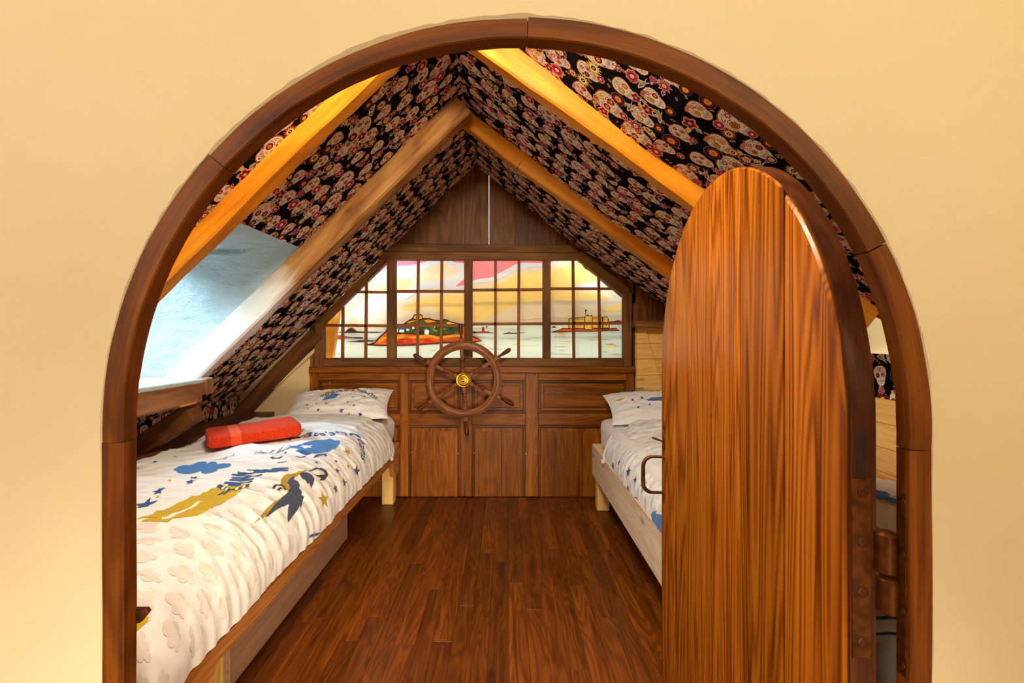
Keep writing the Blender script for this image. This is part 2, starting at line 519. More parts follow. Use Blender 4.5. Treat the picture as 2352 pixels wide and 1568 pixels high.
class Surf:
    """a curved sheet given as a grid of points over metric coordinates (a, b)"""
    def __init__(s, A, B, P):
        s.A, s.B, s.P = np.array(A), np.array(B), np.array(P)
        da = np.gradient(s.P, axis=0); db = np.gradient(s.P, axis=1)
        n = np.cross(da, db); n /= np.maximum(np.linalg.norm(n, axis=2, keepdims=True), 1e-9)
        s.Nn = n; s.bvh = None
    def faces(s):
        n, m = s.P.shape[:2]
        return [(i * m + j, (i + 1) * m + j, (i + 1) * m + j + 1, i * m + j + 1) for i in range(n - 1) for j in range(m - 1)]
    def lift(s, ab, off):
        ab = np.array(ab, dtype=float)
        fi = np.interp(ab[:, 0], s.A, np.arange(len(s.A))); fj = np.interp(ab[:, 1], s.B, np.arange(len(s.B)))
        i = np.clip(fi.astype(int), 0, len(s.A) - 2); j = np.clip(fj.astype(int), 0, len(s.B) - 2)
        x = (fi - i)[:, None]; y = (fj - j)[:, None]
        def bl(G): return G[i, j] * (1 - x) * (1 - y) + G[i + 1, j] * x * (1 - y) + G[i, j + 1] * (1 - x) * y + G[i + 1, j + 1] * x * y
        return bl(s.P) + bl(s.Nn) * off
    def cast(s, u, v):
        """where the ray of photo pixel (u, v) meets the cloth, in cloth coordinates"""
        n, m = s.P.shape[:2]
        if s.bvh is None:
            s.tri = []; s.q = []
            for i in range(n - 1):
                for j in range(m - 1):
                    a, b, c, d = i * m + j, (i + 1) * m + j, (i + 1) * m + j + 1, i * m + j + 1
                    s.tri += [(a, b, c), (a, c, d)]
            s.V = [Vector(p) for p in s.P.reshape(-1, 3)]
            s.bvh = BVHTree.FromPolygons(s.V, s.tri)
        d = Vector(((u - CX) / F, 1.0, -(v - CY) / F))
        hit, nn, k, dist = s.bvh.ray_cast(Vector((0, 0, 0)), d.normalized())
        if hit is None:
            mid = s.P.reshape(-1, 3).mean(0)
            best = None
            for yy in np.linspace(mid[1] - 1.2, mid[1] + 1.2, 60):
                if yy < 0.1: continue
                r = s.bvh.find_nearest(d * yy)
                if best is None or r[3] < best[3]: best = r
            hit, nn, k, dist = best
        t = s.tri[k]
        p0, p1, p2 = [s.V[x] for x in t]
        e0, e1, w = p1 - p0, p2 - p0, hit - p0
        d00, d01, d11, d20, d21 = e0.dot(e0), e0.dot(e1), e1.dot(e1), w.dot(e0), w.dot(e1)
        den = d00 * d11 - d01 * d01 or 1e-12
        b1 = (d11 * d20 - d01 * d21) / den; b2 = (d00 * d21 - d01 * d20) / den
        ab = []
        for x in t: ab.append((s.A[x // m], s.B[x % m]))
        return tuple(ab[0][q] + b1 * (ab[1][q] - ab[0][q]) + b2 * (ab[2][q] - ab[0][q]) for q in (0, 1))
    def decal(s, acc, poly, col, layer=1, h=0.02, base=0.0008, step=0.00025):
        pts, tr = refine(poly, tris_of(poly), h)
        s.put_tris(acc, pts, tr, col, layer, base, step)
    def put_tris(s, acc, pts, tr, col, layer=1, base=0.0008, step=0.00025):
        P3 = s.lift(pts, base + step * layer)
        fs = []
        n = s.lift(pts[:1], 1.0)[0] - s.lift(pts[:1], 0.0)[0]
        for a, b, c in tr:
            g = np.cross(P3[b] - P3[a], P3[c] - P3[a])
            fs.append((a, b, c) if np.dot(g, n) > 0 else (a, c, b))
        acc.add(P3, fs, col)


def stroke(pts, w):
    """outline of a drawn line of width w"""
    L, R = [], []
    n = len(pts)
    ws = w if isinstance(w, (list, tuple)) else [w] * n
    for i, p in enumerate(pts):
        q0, q1 = Vector(pts[max(i - 1, 0)]), Vector(pts[min(i + 1, n - 1)])
        t = (q1 - q0); t = t.normalized() if t.length > 1e-9 else Vector((1, 0))
        nn = Vector((-t.y, t.x)) * ws[i] / 2
        L.append((p[0] + nn.x, p[1] + nn.y)); R.append((p[0] - nn.x, p[1] - nn.y))
    return L + R[::-1]


def star(cx, cy, r, rot=0.0, k=0.42, n=5):
    return [(cx + (r if i % 2 == 0 else r * k) * math.sin(rot + math.pi * i / n), cy + (r if i % 2 == 0 else r * k) * math.cos(rot + math.pi * i / n)) for i in range(2 * n)]


def disc(cx, cy, rx, ry=None, n=12, rot=0.0):
    ry = rx if ry is None else ry
    cr, sr = math.cos(rot), math.sin(rot)
    out = []
    for i in range(n):
        a = 2 * math.pi * i / n
        x, y = rx * math.cos(a), ry * math.sin(a)
        out.append((cx + x * cr - y * sr, cy + x * sr + y * cr))
    return out


def scallop(cx, cy, r, k, d=0.16, n=None, rot=0.0):
    n = n or k * 5
    return [(cx + r * (1 - d + d * abs(math.cos(k * a / 2))) * math.cos(a + rot), cy + r * (1 - d + d * abs(math.cos(k * a / 2))) * math.sin(a + rot)) for a in [2 * math.pi * i / n for i in range(n)]]


CLOUD = [(-1, -.12), (-.98, .22), (-.72, .36), (-.58, .34), (-.5, .66), (-.2, .86), (.12, .76), (.26, .52), (.5, .6), (.72, .44), (.76, .2), (1.0, .16), (1.1, -.1), (.92, -.32), (.62, -.28), (.46, -.56), (.14, -.68), (-.1, -.5), (-.16, -.3), (-.44, -.46), (-.78, -.4)]
def cloud(cx, cy, r, rot=0.0):
    c, s = math.cos(rot), math.sin(rot)
    return [(cx + r * (x * c - y * s), cy + r * (x * s + y * c)) for x, y in smooth_path(CLOUD + [CLOUD[0]], 44)[:-1]]


def text_tris(body, size, shear=0.25):
    cu = bpy.data.curves.new('lettering', 'FONT'); cu.body = body; cu.size = size; cu.shear = shear
    cu.offset = size * 0.012; cu.resolution_u = 3
    o = bpy.data.objects.new('lettering', cu); C.objects.link(o)
    dg = bpy.context.evaluated_depsgraph_get()
    ev = o.evaluated_get(dg); me = ev.to_mesh()
    me.calc_loop_triangles()
    pts = [(v.co.x, v.co.y) for v in me.vertices]; tr = [tuple(t.vertices) for t in me.loop_triangles]
    ev.to_mesh_clear(); bpy.data.objects.remove(o); bpy.data.curves.remove(cu)
    return pts, tr


def along_path(pts, path):
    """bend lettering set on the x axis to a baseline polyline"""
    path = [Vector(p) for p in path]
    cum = [0.0]
    for i in range(1, len(path)): cum.append(cum[-1] + (path[i] - path[i - 1]).length)
    def ev(x):
        x = max(0, min(x, cum[-1] - 1e-6))
        for i in range(1, len(path)):
            if x <= cum[i]:
                t = (x - cum[i - 1]) / (cum[i] - cum[i - 1]); return path[i - 1].lerp(path[i], t)
        return path[-1]
    w = max(p[0] for p in pts) or 1
    out = []
    for x, y in pts:
        xx = x / w * cum[-1]
        p = ev(xx); t = (ev(xx + 0.012) - ev(xx - 0.012)).normalized()
        out.append((p.x - t.y * y, p.y + t.x * y))
    return out


def smooth_path(pts, n=40):
    out = []
    P = [Vector(pts[0])] + [Vector(p) for p in pts] + [Vector(pts[-1])]
    m = len(P) - 3
    for k in range(n + 1):
        t = k / n * m; i = min(int(t), m - 1); f = t - i
        a, b, c, d = P[i], P[i + 1], P[i + 2], P[i + 3]
        out.append(0.5 * ((2 * b) + (c - a) * f + (2 * a - 5 * b + 4 * c - d) * f * f + (3 * b - a - 3 * c + d) * f ** 3))
    return [tuple(p) for p in out]

# ------------------------------------------------------------------ room dimensions (metres; the lens is at 0,0,0)
YB = 3.085                 # back wall
S = F / YB                 # pixels per metre on the back wall
YW = 0.55                  # landing face of the arched wall
FZ = -1.04                 # floor
SHZ = -0.50                # ledge beside the left bed
def wx(u): return (u - CX) / S
def wz(v): return (CY - v) / S
RIDGE = (-0.194, 1.075)
LP = [RIDGE, (-0.75, 1.075 - 0.98 * 0.556), (-1.70, 1.075 - 0.98 * 1.506)]
RP = [RIDGE, (0.433, 0.569), (1.036, 0.166), (1.36, -0.075)]
def Lz(x): return 1.075 - 0.98 * (RIDGE[0] - x)
def Rz(x): return float(np.interp(x, [p[0] for p in RP], [p[1] for p in RP]))
def arc_len(P):
    c = [0.0]
    for i in range(1, len(P)): c.append(c[-1] + math.dist(P[i], P[i - 1]))
    return c
LS, RS = arc_len(LP), arc_len(RP)
Y0, Y1 = 0.60, YB
# roof window openings: near y, far y, x at the top edge, x at the foot
DL = (1.56, 2.15, -0.9065, -1.495)
DR = (1.55, 2.10, 1.13, 1.36)

# ---------------------------------------------------------------- wallpaper print
CRM, RED, PNK, ORG, OLV, MAG, GRY, BLK = (246, 230, 200), (160, 26, 44), (214, 98, 132), (220, 112, 42), (158, 146, 40), (164, 44, 122), (150, 150, 150), (26, 24, 26)
YEL, DRD, SAL = (236, 196, 70), (104, 18, 34), (226, 110, 96)
def mirror(P): return P + [(-x, y) for x, y in P[::-1] if abs(x) > 1e-6]
SK = mirror([(0, .5), (.2, .47), (.34, .36), (.40, .2), (.385, .04), (.33, -.09), (.27, -.17), (.25, -.3), (.19, -.42), (.08, -.49), (0, -.5)])
def skull_motif(v):
    r = random.Random(v)
    oc = r.choice([RED, ORG, PNK, ORG, SAL]); e1 = r.choice([RED, DRD, ORG, RED]); e2 = r.choice([YEL, ORG, CRM])
    M = [([(x * 1.07, y * 1.06) for x, y in SK], oc, 0), ([(x * 1.035, y * 1.03) for x, y in SK], BLK, 1), (SK, CRM, 2)]
    for sx in (-1, 1):
        M.append((scallop(sx * .165, .03, .135, 9, .2, 27), BLK, 3))
        M.append((scallop(sx * .165, .03, .118, 8, .25, 24), r.choice([YEL, e1, CRM]), 4))
        M.append((disc(sx * .165, .03, .088, n=10), e1, 5)); M.append((scallop(sx * .165, .03, .066, 5, .4, 15), e2, 6)); M.append((disc(sx * .165, .03, .026, n=6), DRD, 7))
        M.append(([(sx * .012, -.1), (sx * .055, -.17), (sx * .02, -.165)], BLK, 3))
        M.append((disc(sx * .25, -.12, .022, n=6), r.choice([RED, OLV, ORG]), 3))
        M.append((stroke([(sx * .06, .17), (sx * .16, .215), (sx * .27, .17)], .02), r.choice([BLK, RED, ORG]), 3))
        M.append((stroke([(sx * .30, .24), (sx * .26, .32), (sx * .18, .37)], .018), r.choice([BLK, OLV]), 3))
        M.append((disc(sx * .33, .06, .018, n=6), r.choice([RED, PNK]), 3)); M.append((disc(sx * .31, -.03, .015, n=6), BLK, 3))
        M.append((stroke([(sx * .17, -.19), (sx * .22, -.24), (sx * .2, -.33)], .014), BLK, 3))
    M.append(([(-.18, -.235), (.18, -.235), (.15, -.325), (-.15, -.325)], BLK, 3))
    for i in range(7):
        x = -.147 + i * .049
        M.append(([(x - .018, -.245), (x + .018, -.245), (x + .016, -.277), (x - .016, -.277)], CRM, 4))
        M.append(([(x * .9 - .016, -.285), (x * .9 + .016, -.285), (x * .88 + .014, -.315), (x * .88 - .014, -.315)], CRM, 4))
    fc = r.choice([RED, ORG, YEL, PNK])
    M.append((scallop(0, .3, .1, 6, .35, 24), BLK, 3)); M.append((scallop(0, .3, .085, 6, .35, 24), fc, 4)); M.append((disc(0, .3, .03, n=8), CRM, 5))
    M.append((scallop(0, -.41, .045, 5, .4, 15), r.choice([RED, MAG, ORG]), 3))
    for sx in (-1, 1):
        M.append((stroke([(sx * .05, .42), (sx * .12, .38), (sx * .10, .33)], .016), BLK, 3)); M.append((stroke([(sx * .36, .2), (sx * .31, .16), (sx * .33, .11)], .016), BLK, 3))
        M.append((stroke([(sx * .04, -.36), (sx * .10, -.37), (sx * .13, -.42)], .014), BLK, 3)); M.append((stroke([(sx * .27, -.07), (sx * .31, -.1), (sx * .27, -.15)], .013), r.choice([BLK, RED]), 3))
        M.append((disc(sx * .09, .21, .014, n=5), BLK, 3)); M.append((disc(sx * .05, -.215, .012, n=5), r.choice([RED, BLK]), 3)); M.append((disc(sx * .12, -.2, .012, n=5), BLK, 3))
        M.append((disc(sx * .2, .27, .02, n=6), r.choice([ORG, RED, OLV]), 3))
    for k in range(9):
        a = 0.35 + k * 0.305
        M.append((disc(.31 * math.cos(a), .16 + .27 * math.sin(a), .014, n=5), r.choice([BLK, RED, OLV]), 3))
    if v % 2 == 0:      # a spray of blossom at the temple
        for k in range(3):
            x, y = .3 - k * .12, .42 + .03 * (k % 2)
            c = r.choice([PNK, RED, ORG, YEL])
            M.append((scallop(x, y, .095, 6, .3, 24), CRM, 8)); M.append((scallop(x, y, .08, 6, .3, 24), c, 9)); M.append((disc(x, y, .03, n=7), YEL, 10))
    return M
def flower_motif(v):
    r = random.Random(100 + v); k = v % 7
    if k == 0:
        M = [(scallop(0, 0, 1.0, 10, .16), CRM, 0), (scallop(0, 0, .93, 10, .16), BLK, 1)]
        for i in range(10):
            a = 2 * math.pi * i / 10
            M.append((disc(.68 * math.cos(a), .68 * math.sin(a), .21, .15, 9, a), (RED, OLV)[i % 2], 2))
        M += [(disc(0, 0, .5, n=14), CRM, 3), (star(0, 0, .46, 0, .55, 10), ORG, 4), (disc(0, 0, .2, n=9), CRM, 5), (disc(0, 0, .1, n=7), BLK, 6)]
    elif k == 1:
        M = [(scallop(0, 0, 1.0, 6, .25), CRM, 0), (scallop(0, 0, .93, 6, .25), DRD, 1), (scallop(0, 0, .8, 6, .3, rot=.3), PNK, 2), (scallop(0, 0, .6, 5, .3), RED, 3),
             (scallop(0, 0, .45, 4, .3, rot=.6), PNK, 4), (disc(.03, .02, .26, n=9), DRD, 5), (disc(0, 0, .14, n=7), SAL, 6)]
    elif k == 2:
        M = [(star(0, 0, 1.08, 0, .6, 8), CRM, 0), (star(0, 0, .96, 0, .58, 8), DRD, 1), (star(0, 0, .8, 0, .5, 8), SAL, 2), (scallop(0, 0, .48, 8, .25), RED, 3), (disc(0, 0, .28, n=10), CRM, 4), (disc(0, 0, .15, n=8), OLV, 5)]
    elif k == 3:
        M = [(star(0, 0, 1.0, 0, .55, 14), (r.choice([OLV, ORG, YEL])), 0), (disc(0, 0, .48, n=12), CRM, 1), (disc(0, 0, .3, n=9), BLK, 2), (disc(0, 0, .14, n=7), YEL, 3)]
    elif k == 4:
        M = [(scallop(0, 0, 1.0, 8, .2), CRM, 0), (scallop(0, 0, .94, 8, .2), ORG, 1), (scallop(0, 0, .72, 8, .2, rot=.39), MAG, 2), (scallop(0, 0, .48, 8, .2), RED, 3), (disc(0, 0, .3, n=10), CRM, 4), (disc(0, 0, .16, n=8), YEL, 5)]
    elif k == 5:
        M = [(scallop(0, 0, 1.0, 5, .4), CRM, 0), (scallop(0, 0, .92, 5, .42), SAL, 1), (scallop(0, 0, .7, 5, .5), DRD, 2), (scallop(0, 0, .42, 5, .35), RED, 3), (disc(0, 0, .26, n=9), GRY, 4), (disc(0, 0, .13, n=7), YEL, 5)]
    else:
        M = [(scallop(0, 0, 1.0, 12, .12), GRY, 0), (scallop(0, 0, .93, 12, .12), BLK, 1), (scallop(0, 0, .72, 9, .2), RED, 2), (disc(0, 0, .42, n=11), YEL, 3), (disc(0, 0, .22, n=8), ORG, 4)]
    if k in (0, 1, 2, 5):       # leaves behind the blossom
        for a in (r.uniform(0, 6), r.uniform(0, 6)):
            c, s2 = math.cos(a), math.sin(a)
            def lp(w, l0, l1): return [(x * c - y * s2, x * s2 + y * c) for x, y in [(l0, 0), ((l0 + l1) / 2, w), (l1, 0), ((l0 + l1) / 2, -w)]]
            M = [(lp(.34, .6, 1.75), CRM, -2), (lp(.26, .7, 1.6), r.choice([OLV, MAG, GRY, YEL]), -1)] + M
    return M
def leaf_motif(v):
    r = random.Random(200 + v); c = r.choice([ORG, OLV, MAG, RED, YEL])
    def lens(w): return [(-1 * w, 0), (-.4 * w, .42 * w), (.4 * w, .42 * w), (1 * w, 0), (.4 * w, -.42 * w), (-.4 * w, -.42 * w)]
    return [(lens(1), CRM, 0), (lens(.78), c, 1), (lens(.4), BLK, 2)]
def bird_motif(v):
    B = [(-1, .1), (-.3, .15), (.0, .7), (.3, .95), (.28, .35), (.75, .3), (1, .1), (.7, 0), (.35, -.15), (-.1, -.12), (-.8, -.35), (-.35, 0)]
    return [(B, CRM, 0), ([(x * .78 + .02, y * .74 + .04) for x, y in B], GRY, 1), ([(.2, .1), (.7, .2), (.5, 0)], RED, 2), ([(-.2, .1), (.1, .6), (.15, .2)], YEL, 2)]
def fan_motif(v):
    M = []
    for i in range(6):
        a, b = math.pi * (i / 6), math.pi * ((i + 1) / 6)
        M.append(([(0, 0), (math.cos(a), math.sin(a)), (1.06 * math.cos((a + b) / 2), 1.06 * math.sin((a + b) / 2)), (math.cos(b), math.sin(b))], CRM, 0))
        M.append(([(.1 * math.cos((a + b) / 2), .1 * math.sin((a + b) / 2)), (.9 * math.cos(a + .08), .9 * math.sin(a + .08)), (.9 * math.cos(b - .08), .9 * math.sin(b - .08))], (YEL, OLV, (70, 66, 30))[i % 3], 1))
    return M
SKULLS = [skull_motif(i) for i in range(8)]; FLOWERS = [flower_motif(i) for i in range(14)]; LEAVES = [leaf_motif(i) for i in range(6)]
BIRD, FAN = bird_motif(0), fan_motif(0)


def clip(poly, axis, lim, keep_less):
    out = []; n = len(poly)
    for i in range(n):
        p, q = poly[i], poly[(i + 1) % n]
        a = (p[axis] <= lim) == keep_less or p[axis] == lim; b = (q[axis] <= lim) == keep_less or q[axis] == lim
        if a: out.append(p)
        if a != b:
            t = (lim - p[axis]) / (q[axis] - p[axis])
            out.append((p[0] + t * (q[0] - p[0]), p[1] + t * (q[1] - p[1])))
    return out


def print_paper(acc, lift, s0, s1, y0, y1, hole, seed, pitch=(0.096, 0.112)):
    """scatter the motifs over the strip s0..s1 (down the slope) by y0..y1; s grows away from the ridge"""
    r = random.Random(seed); items = []
    ns = int((s1 - s0) / pitch[0]) + 2; ny = int((y1 - y0) / pitch[1]) + 2
    for i in range(ns):
        for j in range(ny):
            s = s0 + i * pitch[0] - .02 + r.uniform(-.012, .012); y = y0 + (j + .5 * (i % 2)) * pitch[1] - .03 + r.uniform(-.014, .014)
            big = (i * 3 + j * 2) % 5 == 0
            items.append((SKULLS[(i * 5 + j * 3) % 8], s, y, .106 if big else r.uniform(.066, .080), r.uniform(-.25, .25)))
            items.append((FLOWERS[r.randrange(14)], s + r.uniform(-.012, .012), y + pitch[1] * .5 + r.uniform(-.01, .01), r.uniform(.020, .030), r.uniform(0, 6)))
            items.append((FLOWERS[r.randrange(14)], s + pitch[0] * .5 + r.uniform(-.012, .012), y + r.uniform(-.012, .012), r.uniform(.013, .022), r.uniform(0, 6)))
            for _ in range(3):
                items.append((LEAVES[r.randrange(6)], s + r.uniform(0, pitch[0]), y + r.uniform(.2, .8) * pitch[1], r.uniform(.006, .009), r.uniform(0, 6)))
            k = r.random()
            if k < .22: items.append((BIRD, s + pitch[0] * .42, y + pitch[1] * .42, .03, r.uniform(-1, 1)))
            elif k < .34: items.append((FAN, s + pitch[0] * .4, y + pitch[1] * .45, .026, r.uniform(0, 6)))
    for q, (motif, cs, cy, size, rot) in enumerate(items):
        R = size * (0.62 if motif in SKULLS else 1.8)
        if cs + R < s0 or cs - R > s1 or cy + R < y0 or cy - R > y1: continue
        ca, sa = math.cos(rot), math.sin(rot)
        edge = cs - R < s0 or cs + R > s1 or cy - R < y0 or cy + R > y1
        nearhole = hole and (hole[0] - R < cs < hole[1] + R and hole[2] - R < cy < hole[3] + R)
        lift_layer = (0 if motif in SKULLS else 12)
        for poly, col, lay in motif:
            P = [(cs - (x * sa + y * ca) * size, cy + (x * ca - y * sa) * size) for x, y in poly]
            if edge:
                for ax, lo, hi in ((0, s0, s1), (1, y0, y1)):
                    if P: P = clip(P, ax, hi, True)
                    if P: P = clip(P, ax, lo, False)
            if P and nearhole:
                mx = [p[0] for p in P]; my = [p[1] for p in P]
                if not (max(mx) < hole[0] or min(mx) > hole[1] or max(my) < hole[2] or min(my) > hole[3]):
                    ms, mm = sum(mx) / len(mx), sum(my) / len(my)
                    d = [hole[0] - ms, ms - hole[1], hole[2] - mm, mm - hole[3]]; b = d.index(max(d))
                    if d[b] < -.03: continue
                    P = clip(P, *((0, hole[0], True), (0, hole[1], False), (1, hole[2], True), (1, hole[3], False))[b])
            if len(P) < 3: continue
            acc.add(lift(P, .0009 + .00006 * (lay + 2 + lift_layer) + .0000007 * (q % 97)), [tuple(range(len(P)))], col)


def slope_lift(P, Sl, sign):
    def f(pts, off):
        out = []
        for s, y in pts:
            x = float(np.interp(s, Sl, [p[0] for p in P])); z = float(np.interp(s, Sl, [p[1] for p in P]))
            k = min(max(int(np.searchsorted(Sl, s)) - 1, 0), len(P) - 2)
            t = Vector((P[k + 1][0] - P[k][0], P[k + 1][1] - P[k][1])).normalized()
            nx, nz = (-t.y, t.x) if sign < 0 else (t.y, -t.x)
            if nz > 0: nx, nz = -nx, -nz
            out.append((x + nx * off, y, z + nz * off))
        return out
    return f
liftL, liftR = slope_lift(LP, LS, -1), slope_lift(RP, RS, 1)
def s_at(P, Sl, x):
    xs = [p[0] for p in P]
    return float(np.interp(x, xs, Sl)) if xs[1] > xs[0] else float(np.interp(-x, [-v for v in xs], Sl))
PBG = (17, 16, 19)
ceil = Acc()
for P, Sl, lf, D, sd in ((LP, LS, liftL, DL, 3), (RP, RS, liftR, DR, 5)):
    h0, h1 = s_at(P, Sl, D[2]), s_at(P, Sl, D[3])
    cuts_s = sorted(set(Sl + [h0, h1])); cuts_y = [Y0, D[0], D[1], Y1]
    for i in range(len(cuts_s) - 1):
        for j in range(3):
            sm = (cuts_s[i] + cuts_s[i + 1]) / 2
            if j == 1 and h0 < sm < h1: continue
            q = [(cuts_s[i], cuts_y[j]), (cuts_s[i + 1], cuts_y[j]), (cuts_s[i + 1], cuts_y[j + 1]), (cuts_s[i], cuts_y[j + 1])]
            ceil.add(lf(q, 0), [(0, 1, 2, 3)], PBG)
    print_paper(ceil, lf, 0.0, Sl[-1], Y0, Y1, (h0, h1, D[0], D[1]), sd)
ceiling = struct(link('ceiling', ceil.build('ceiling'), M_PAPER))

# rafters: near pair and far pair
def rafter(side, y, w, h, xa, xb, mat, seed, amp=0.005, rise=0.0):
    zf = Lz if side < 0 else Rz
    a = Vector((xa, y + w / 2, zf(xa))); b = Vector((xb, y + w / 2, zf(xb)))
    t = (b - a).normalized(); nrm = Vector((-t.z, 0, t.x)); nrm = nrm if nrm.z < 0 else -nrm
    o = nrm * (h / 2 - .004)
    return beam_rough('rafter', a + o, b + o, w, h, (0, 1, 0), mat, ceiling, amp=amp, seed=seed, n=60)
rafter(-1, 1.485, .066, .062, RIDGE[0] + .02, -1.62, M_RAFTER, 1)
rafter(1, 1.498, .064, .082, RIDGE[0] - .03, 1.16, M_RAFTER, 2)
rafter(-1, 2.12, .085, .102, RIDGE[0] - .03, -1.50, M_RAFTER2, 3, amp=.007)
for xa, xb, sd in ((-.262, .10, 4), (.10, 1.30, 5)):
    a = Vector((xa, 2.296, Rz(xa) if xa > RIDGE[0] else 1.075 + .7 * (RIDGE[0] - xa) * 1.0)); b = Vector((xb, 2.296, Rz(xb)))
    t = (b - a).normalized(); nrm = Vector((-t.z, 0, t.x)); nrm = nrm if nrm.z < 0 else -nrm
    beam_rough('rafter', a + nrm * .036, b + nrm * .036, .064, .078, (0, 1, 0), M_RAFTER, ceiling, amp=.004, seed=sd, n=40)
# hip rafter lying against the back wall and the strut under the sill
beam_rough('rafter', (wx(735), YB - .035, wz(765)), (wx(548), YB - .035, wz(960)), .06, .085, (0, 1, 0), M_DARKBEAM, ceiling, amp=.004, seed=9)
beam_rough('strut', (-1.305, 2.03, -.330), (-1.62, 2.06, -.525), .075, .08, (0, 1, 0), M_DARKBEAM, ceiling, amp=.004, seed=11)
bar('lath', (wx(728), YB - .018, wz(802)), (wx(566), YB - .018, wz(948)), .02, .02, (0, 1, 0), M_CREAM, ceiling)

# ---------------------------------------------------------------- side walls
def knee_lift(x, sgn):
    def f(pts, off): return [(x - sgn * off, y, s) for s, y in pts]
    return f
wl = Acc(); XL = -1.70
zk = Lz(XL)
wl.add([(XL, Y0, FZ), (XL, Y1, FZ), (XL, Y1, zk), (XL, Y0, zk)], [(0, 1, 2, 3)], PBG)
print_paper(wl, lambda p, o: [(XL + o, y, zk - s) for s, y in p], 0, zk - SHZ, Y0, Y1, None, 21, pitch=(.080, .092))
wall_left = struct(link('wall_left', wl.build('wall_left'), M_PAPER))
wr = Acc(); XR = 1.36; zr = RP[-1][1]; ZC = -0.235
wr.add([(XR, Y0, ZC - .02), (XR, Y1, ZC - .02), (XR, Y1, zr), (XR, Y0, zr)], [(0, 1, 2, 3)], PBG)
print_paper(wr, lambda p, o: [(XR - o, y, zr - s) for s, y in p], 0, zr - ZC, Y0, Y1, None, 22)
wall_right = struct(link('wall_right', wr.build('wall_right'), M_PAPER))
bx('backing_board', XR, XR + .02, Y0, Y1, FZ, ZC, M_DARK, wall_right, 0)
for k in range(10):
    z1 = ZC - k * .088
    if z1 < FZ + .04: break
    ya = Y0
    for yb in ((1.5, YB) if k % 2 else (2.3, YB)):
        bx('plank', XR - .014, XR, ya + .0006, yb - .0006, z1 - .0872, z1 - .0004, M_PINE, wall_right, .0035, 'y'); ya = yb

# brown ledge board between the left bed and the slope
ledge = struct(root('trim_2', (-1.58, 2, SHZ)))
for ya, yb in ((Y0 + .02, 2.62), (2.622, YB - .001)):
    bx('board', -1.699, -1.475, ya, yb, SHZ - .03, SHZ, M_SHELF, ledge, .002, 'y')
bx('board', -1.49, -1.475, Y0 + .02, YB - .001, FZ, SHZ - .031, M_SHELF, ledge, .002, 'y')

# ---------------------------------------------------------------- dormers
def dormer(name, D, zf, sgn, xo, zt, zs, mat, r=.10):
    y0, y1, xt, xbm = D
    DEPTH = .58
    rt = struct(root(name, (xt, (y0 + y1) / 2, (zt + zs) / 2)))
    def xs(z):       # slope x at height z
        lo, hi = (xt, xbm)
        if z >= zf(xt): return xt
        if z <= zf(xbm): return xbm
        for _ in range(40):
            m = (lo + hi) / 2
            if zf(m) > z: lo = m
            else: hi = m
        return lo
    inner, outer = [], []
    n = 14
    for i in range(n + 1):                                   # near cheek, soffit, far cheek
        z = zs + (zt - zs) * i / n; inner.append((y0, z)); outer.append((y0, z))
    for i in range(1, n):
        y = y0 + (y1 - y0) * i / n; inner.append((y, zt))
        outer.append((min(y, y1 - .02), zt - max(0, (y - (y1 - r)) / r) ** 2 * r * .35))
    for i in range(n + 1):
        z = zt + (zs - zt) * i / n; inner.append((y1, z))
        q = max(0.0, (z - (zt - r)) / r)
        outer.append((y1 - q * q * r * .5, min(z, zt - q * .35 * r)))
    verts, faces = [], []; m = 12
    for (yi, zi), (yo, zo) in zip(inner, outer):
        xi = xs(zi); xo_ = xo if xo is not None else xs(zo) + sgn * DEPTH
        for j in range(m + 1):
            t = j / m; p = Vector((xi + (xo_ - xi) * t, yi + (yo - yi) * min(1, t * 2.2), zi + (zo - zi) * min(1, t * 2.2)))
            nz = noise.noise(Vector((p.x * 6, p.y * 6, p.z * 6))) * .006 * min(1, t * 6)
            verts.append((p.x, p.y + nz, p.z + nz))
    k = len(inner)
    for i in range(k - 1):
        for j in range(m):
            a = i * (m + 1) + j; faces.append((a, a + 1, a + m + 2, a + m + 1))
    link('reveal', pymesh('reveal', verts, faces), mat, rt, None, smooth=50)
    # sash and pane at the outer end
    w = .045
    if xo is None:      # roof window lying in the plane of the tiles
        A = Vector((xt + sgn * DEPTH, 0, zt)); B = Vector((xbm + sgn * DEPTH, 0, zs)); dv = (B - A)
        Ln = dv.length; dv.normalize(); nv = Vector((-dv.z, 0, dv.x))
        def at_(t, y): return A + dv * t + Vector((0, y, 0))
        for y in (y0 + w / 2, y1 - w / 2): bar('sash', at_(0, y), at_(Ln, y), w, .04, (0, 1, 0), M_OAK, rt)
        for t in (w / 2, Ln - w / 2): bar('sash', at_(t, y0 + w), at_(t, y1 - w), w, .04, dv, M_OAK, rt)
        bar('pane', at_(w, (y0 + y1) / 2), at_(Ln - w, (y0 + y1) / 2), y1 - y0 - 2 * w, .004, (0, 1, 0), M_GLASS, rt, 0)
        return rt
    for a, b in ((y0, y0 + w), (y1 - w, y1)):
        bx('sash', min(xo, xo - sgn * .04), max(xo, xo - sgn * .04), a, b, zs, zt, M_OAK, rt, .002, 'z')
    for a, b in ((zs, zs + w), (zt - w, zt)):
        bx('sash', min(xo, xo - sgn * .04), max(xo, xo - sgn * .04), y0 + w, y1 - w, a, b, M_OAK, rt, .002, 'y')
    bx('pane', min(xo - sgn * .022, xo - sgn * .018), max(xo - sgn * .022, xo - sgn * .018), y0 + w, y1 - w, zs + w, zt - w, M_GLASS, rt, 0, 'y')
    return rt
win2 = dormer('window_2', DL, Lz, -1, None, Lz(DL[2]), -0.20, M_WHITE)
win3 = dormer('window_3', DR, Rz, 1, 1.86, Rz(DR[2]), -0.16, M_CREAM)
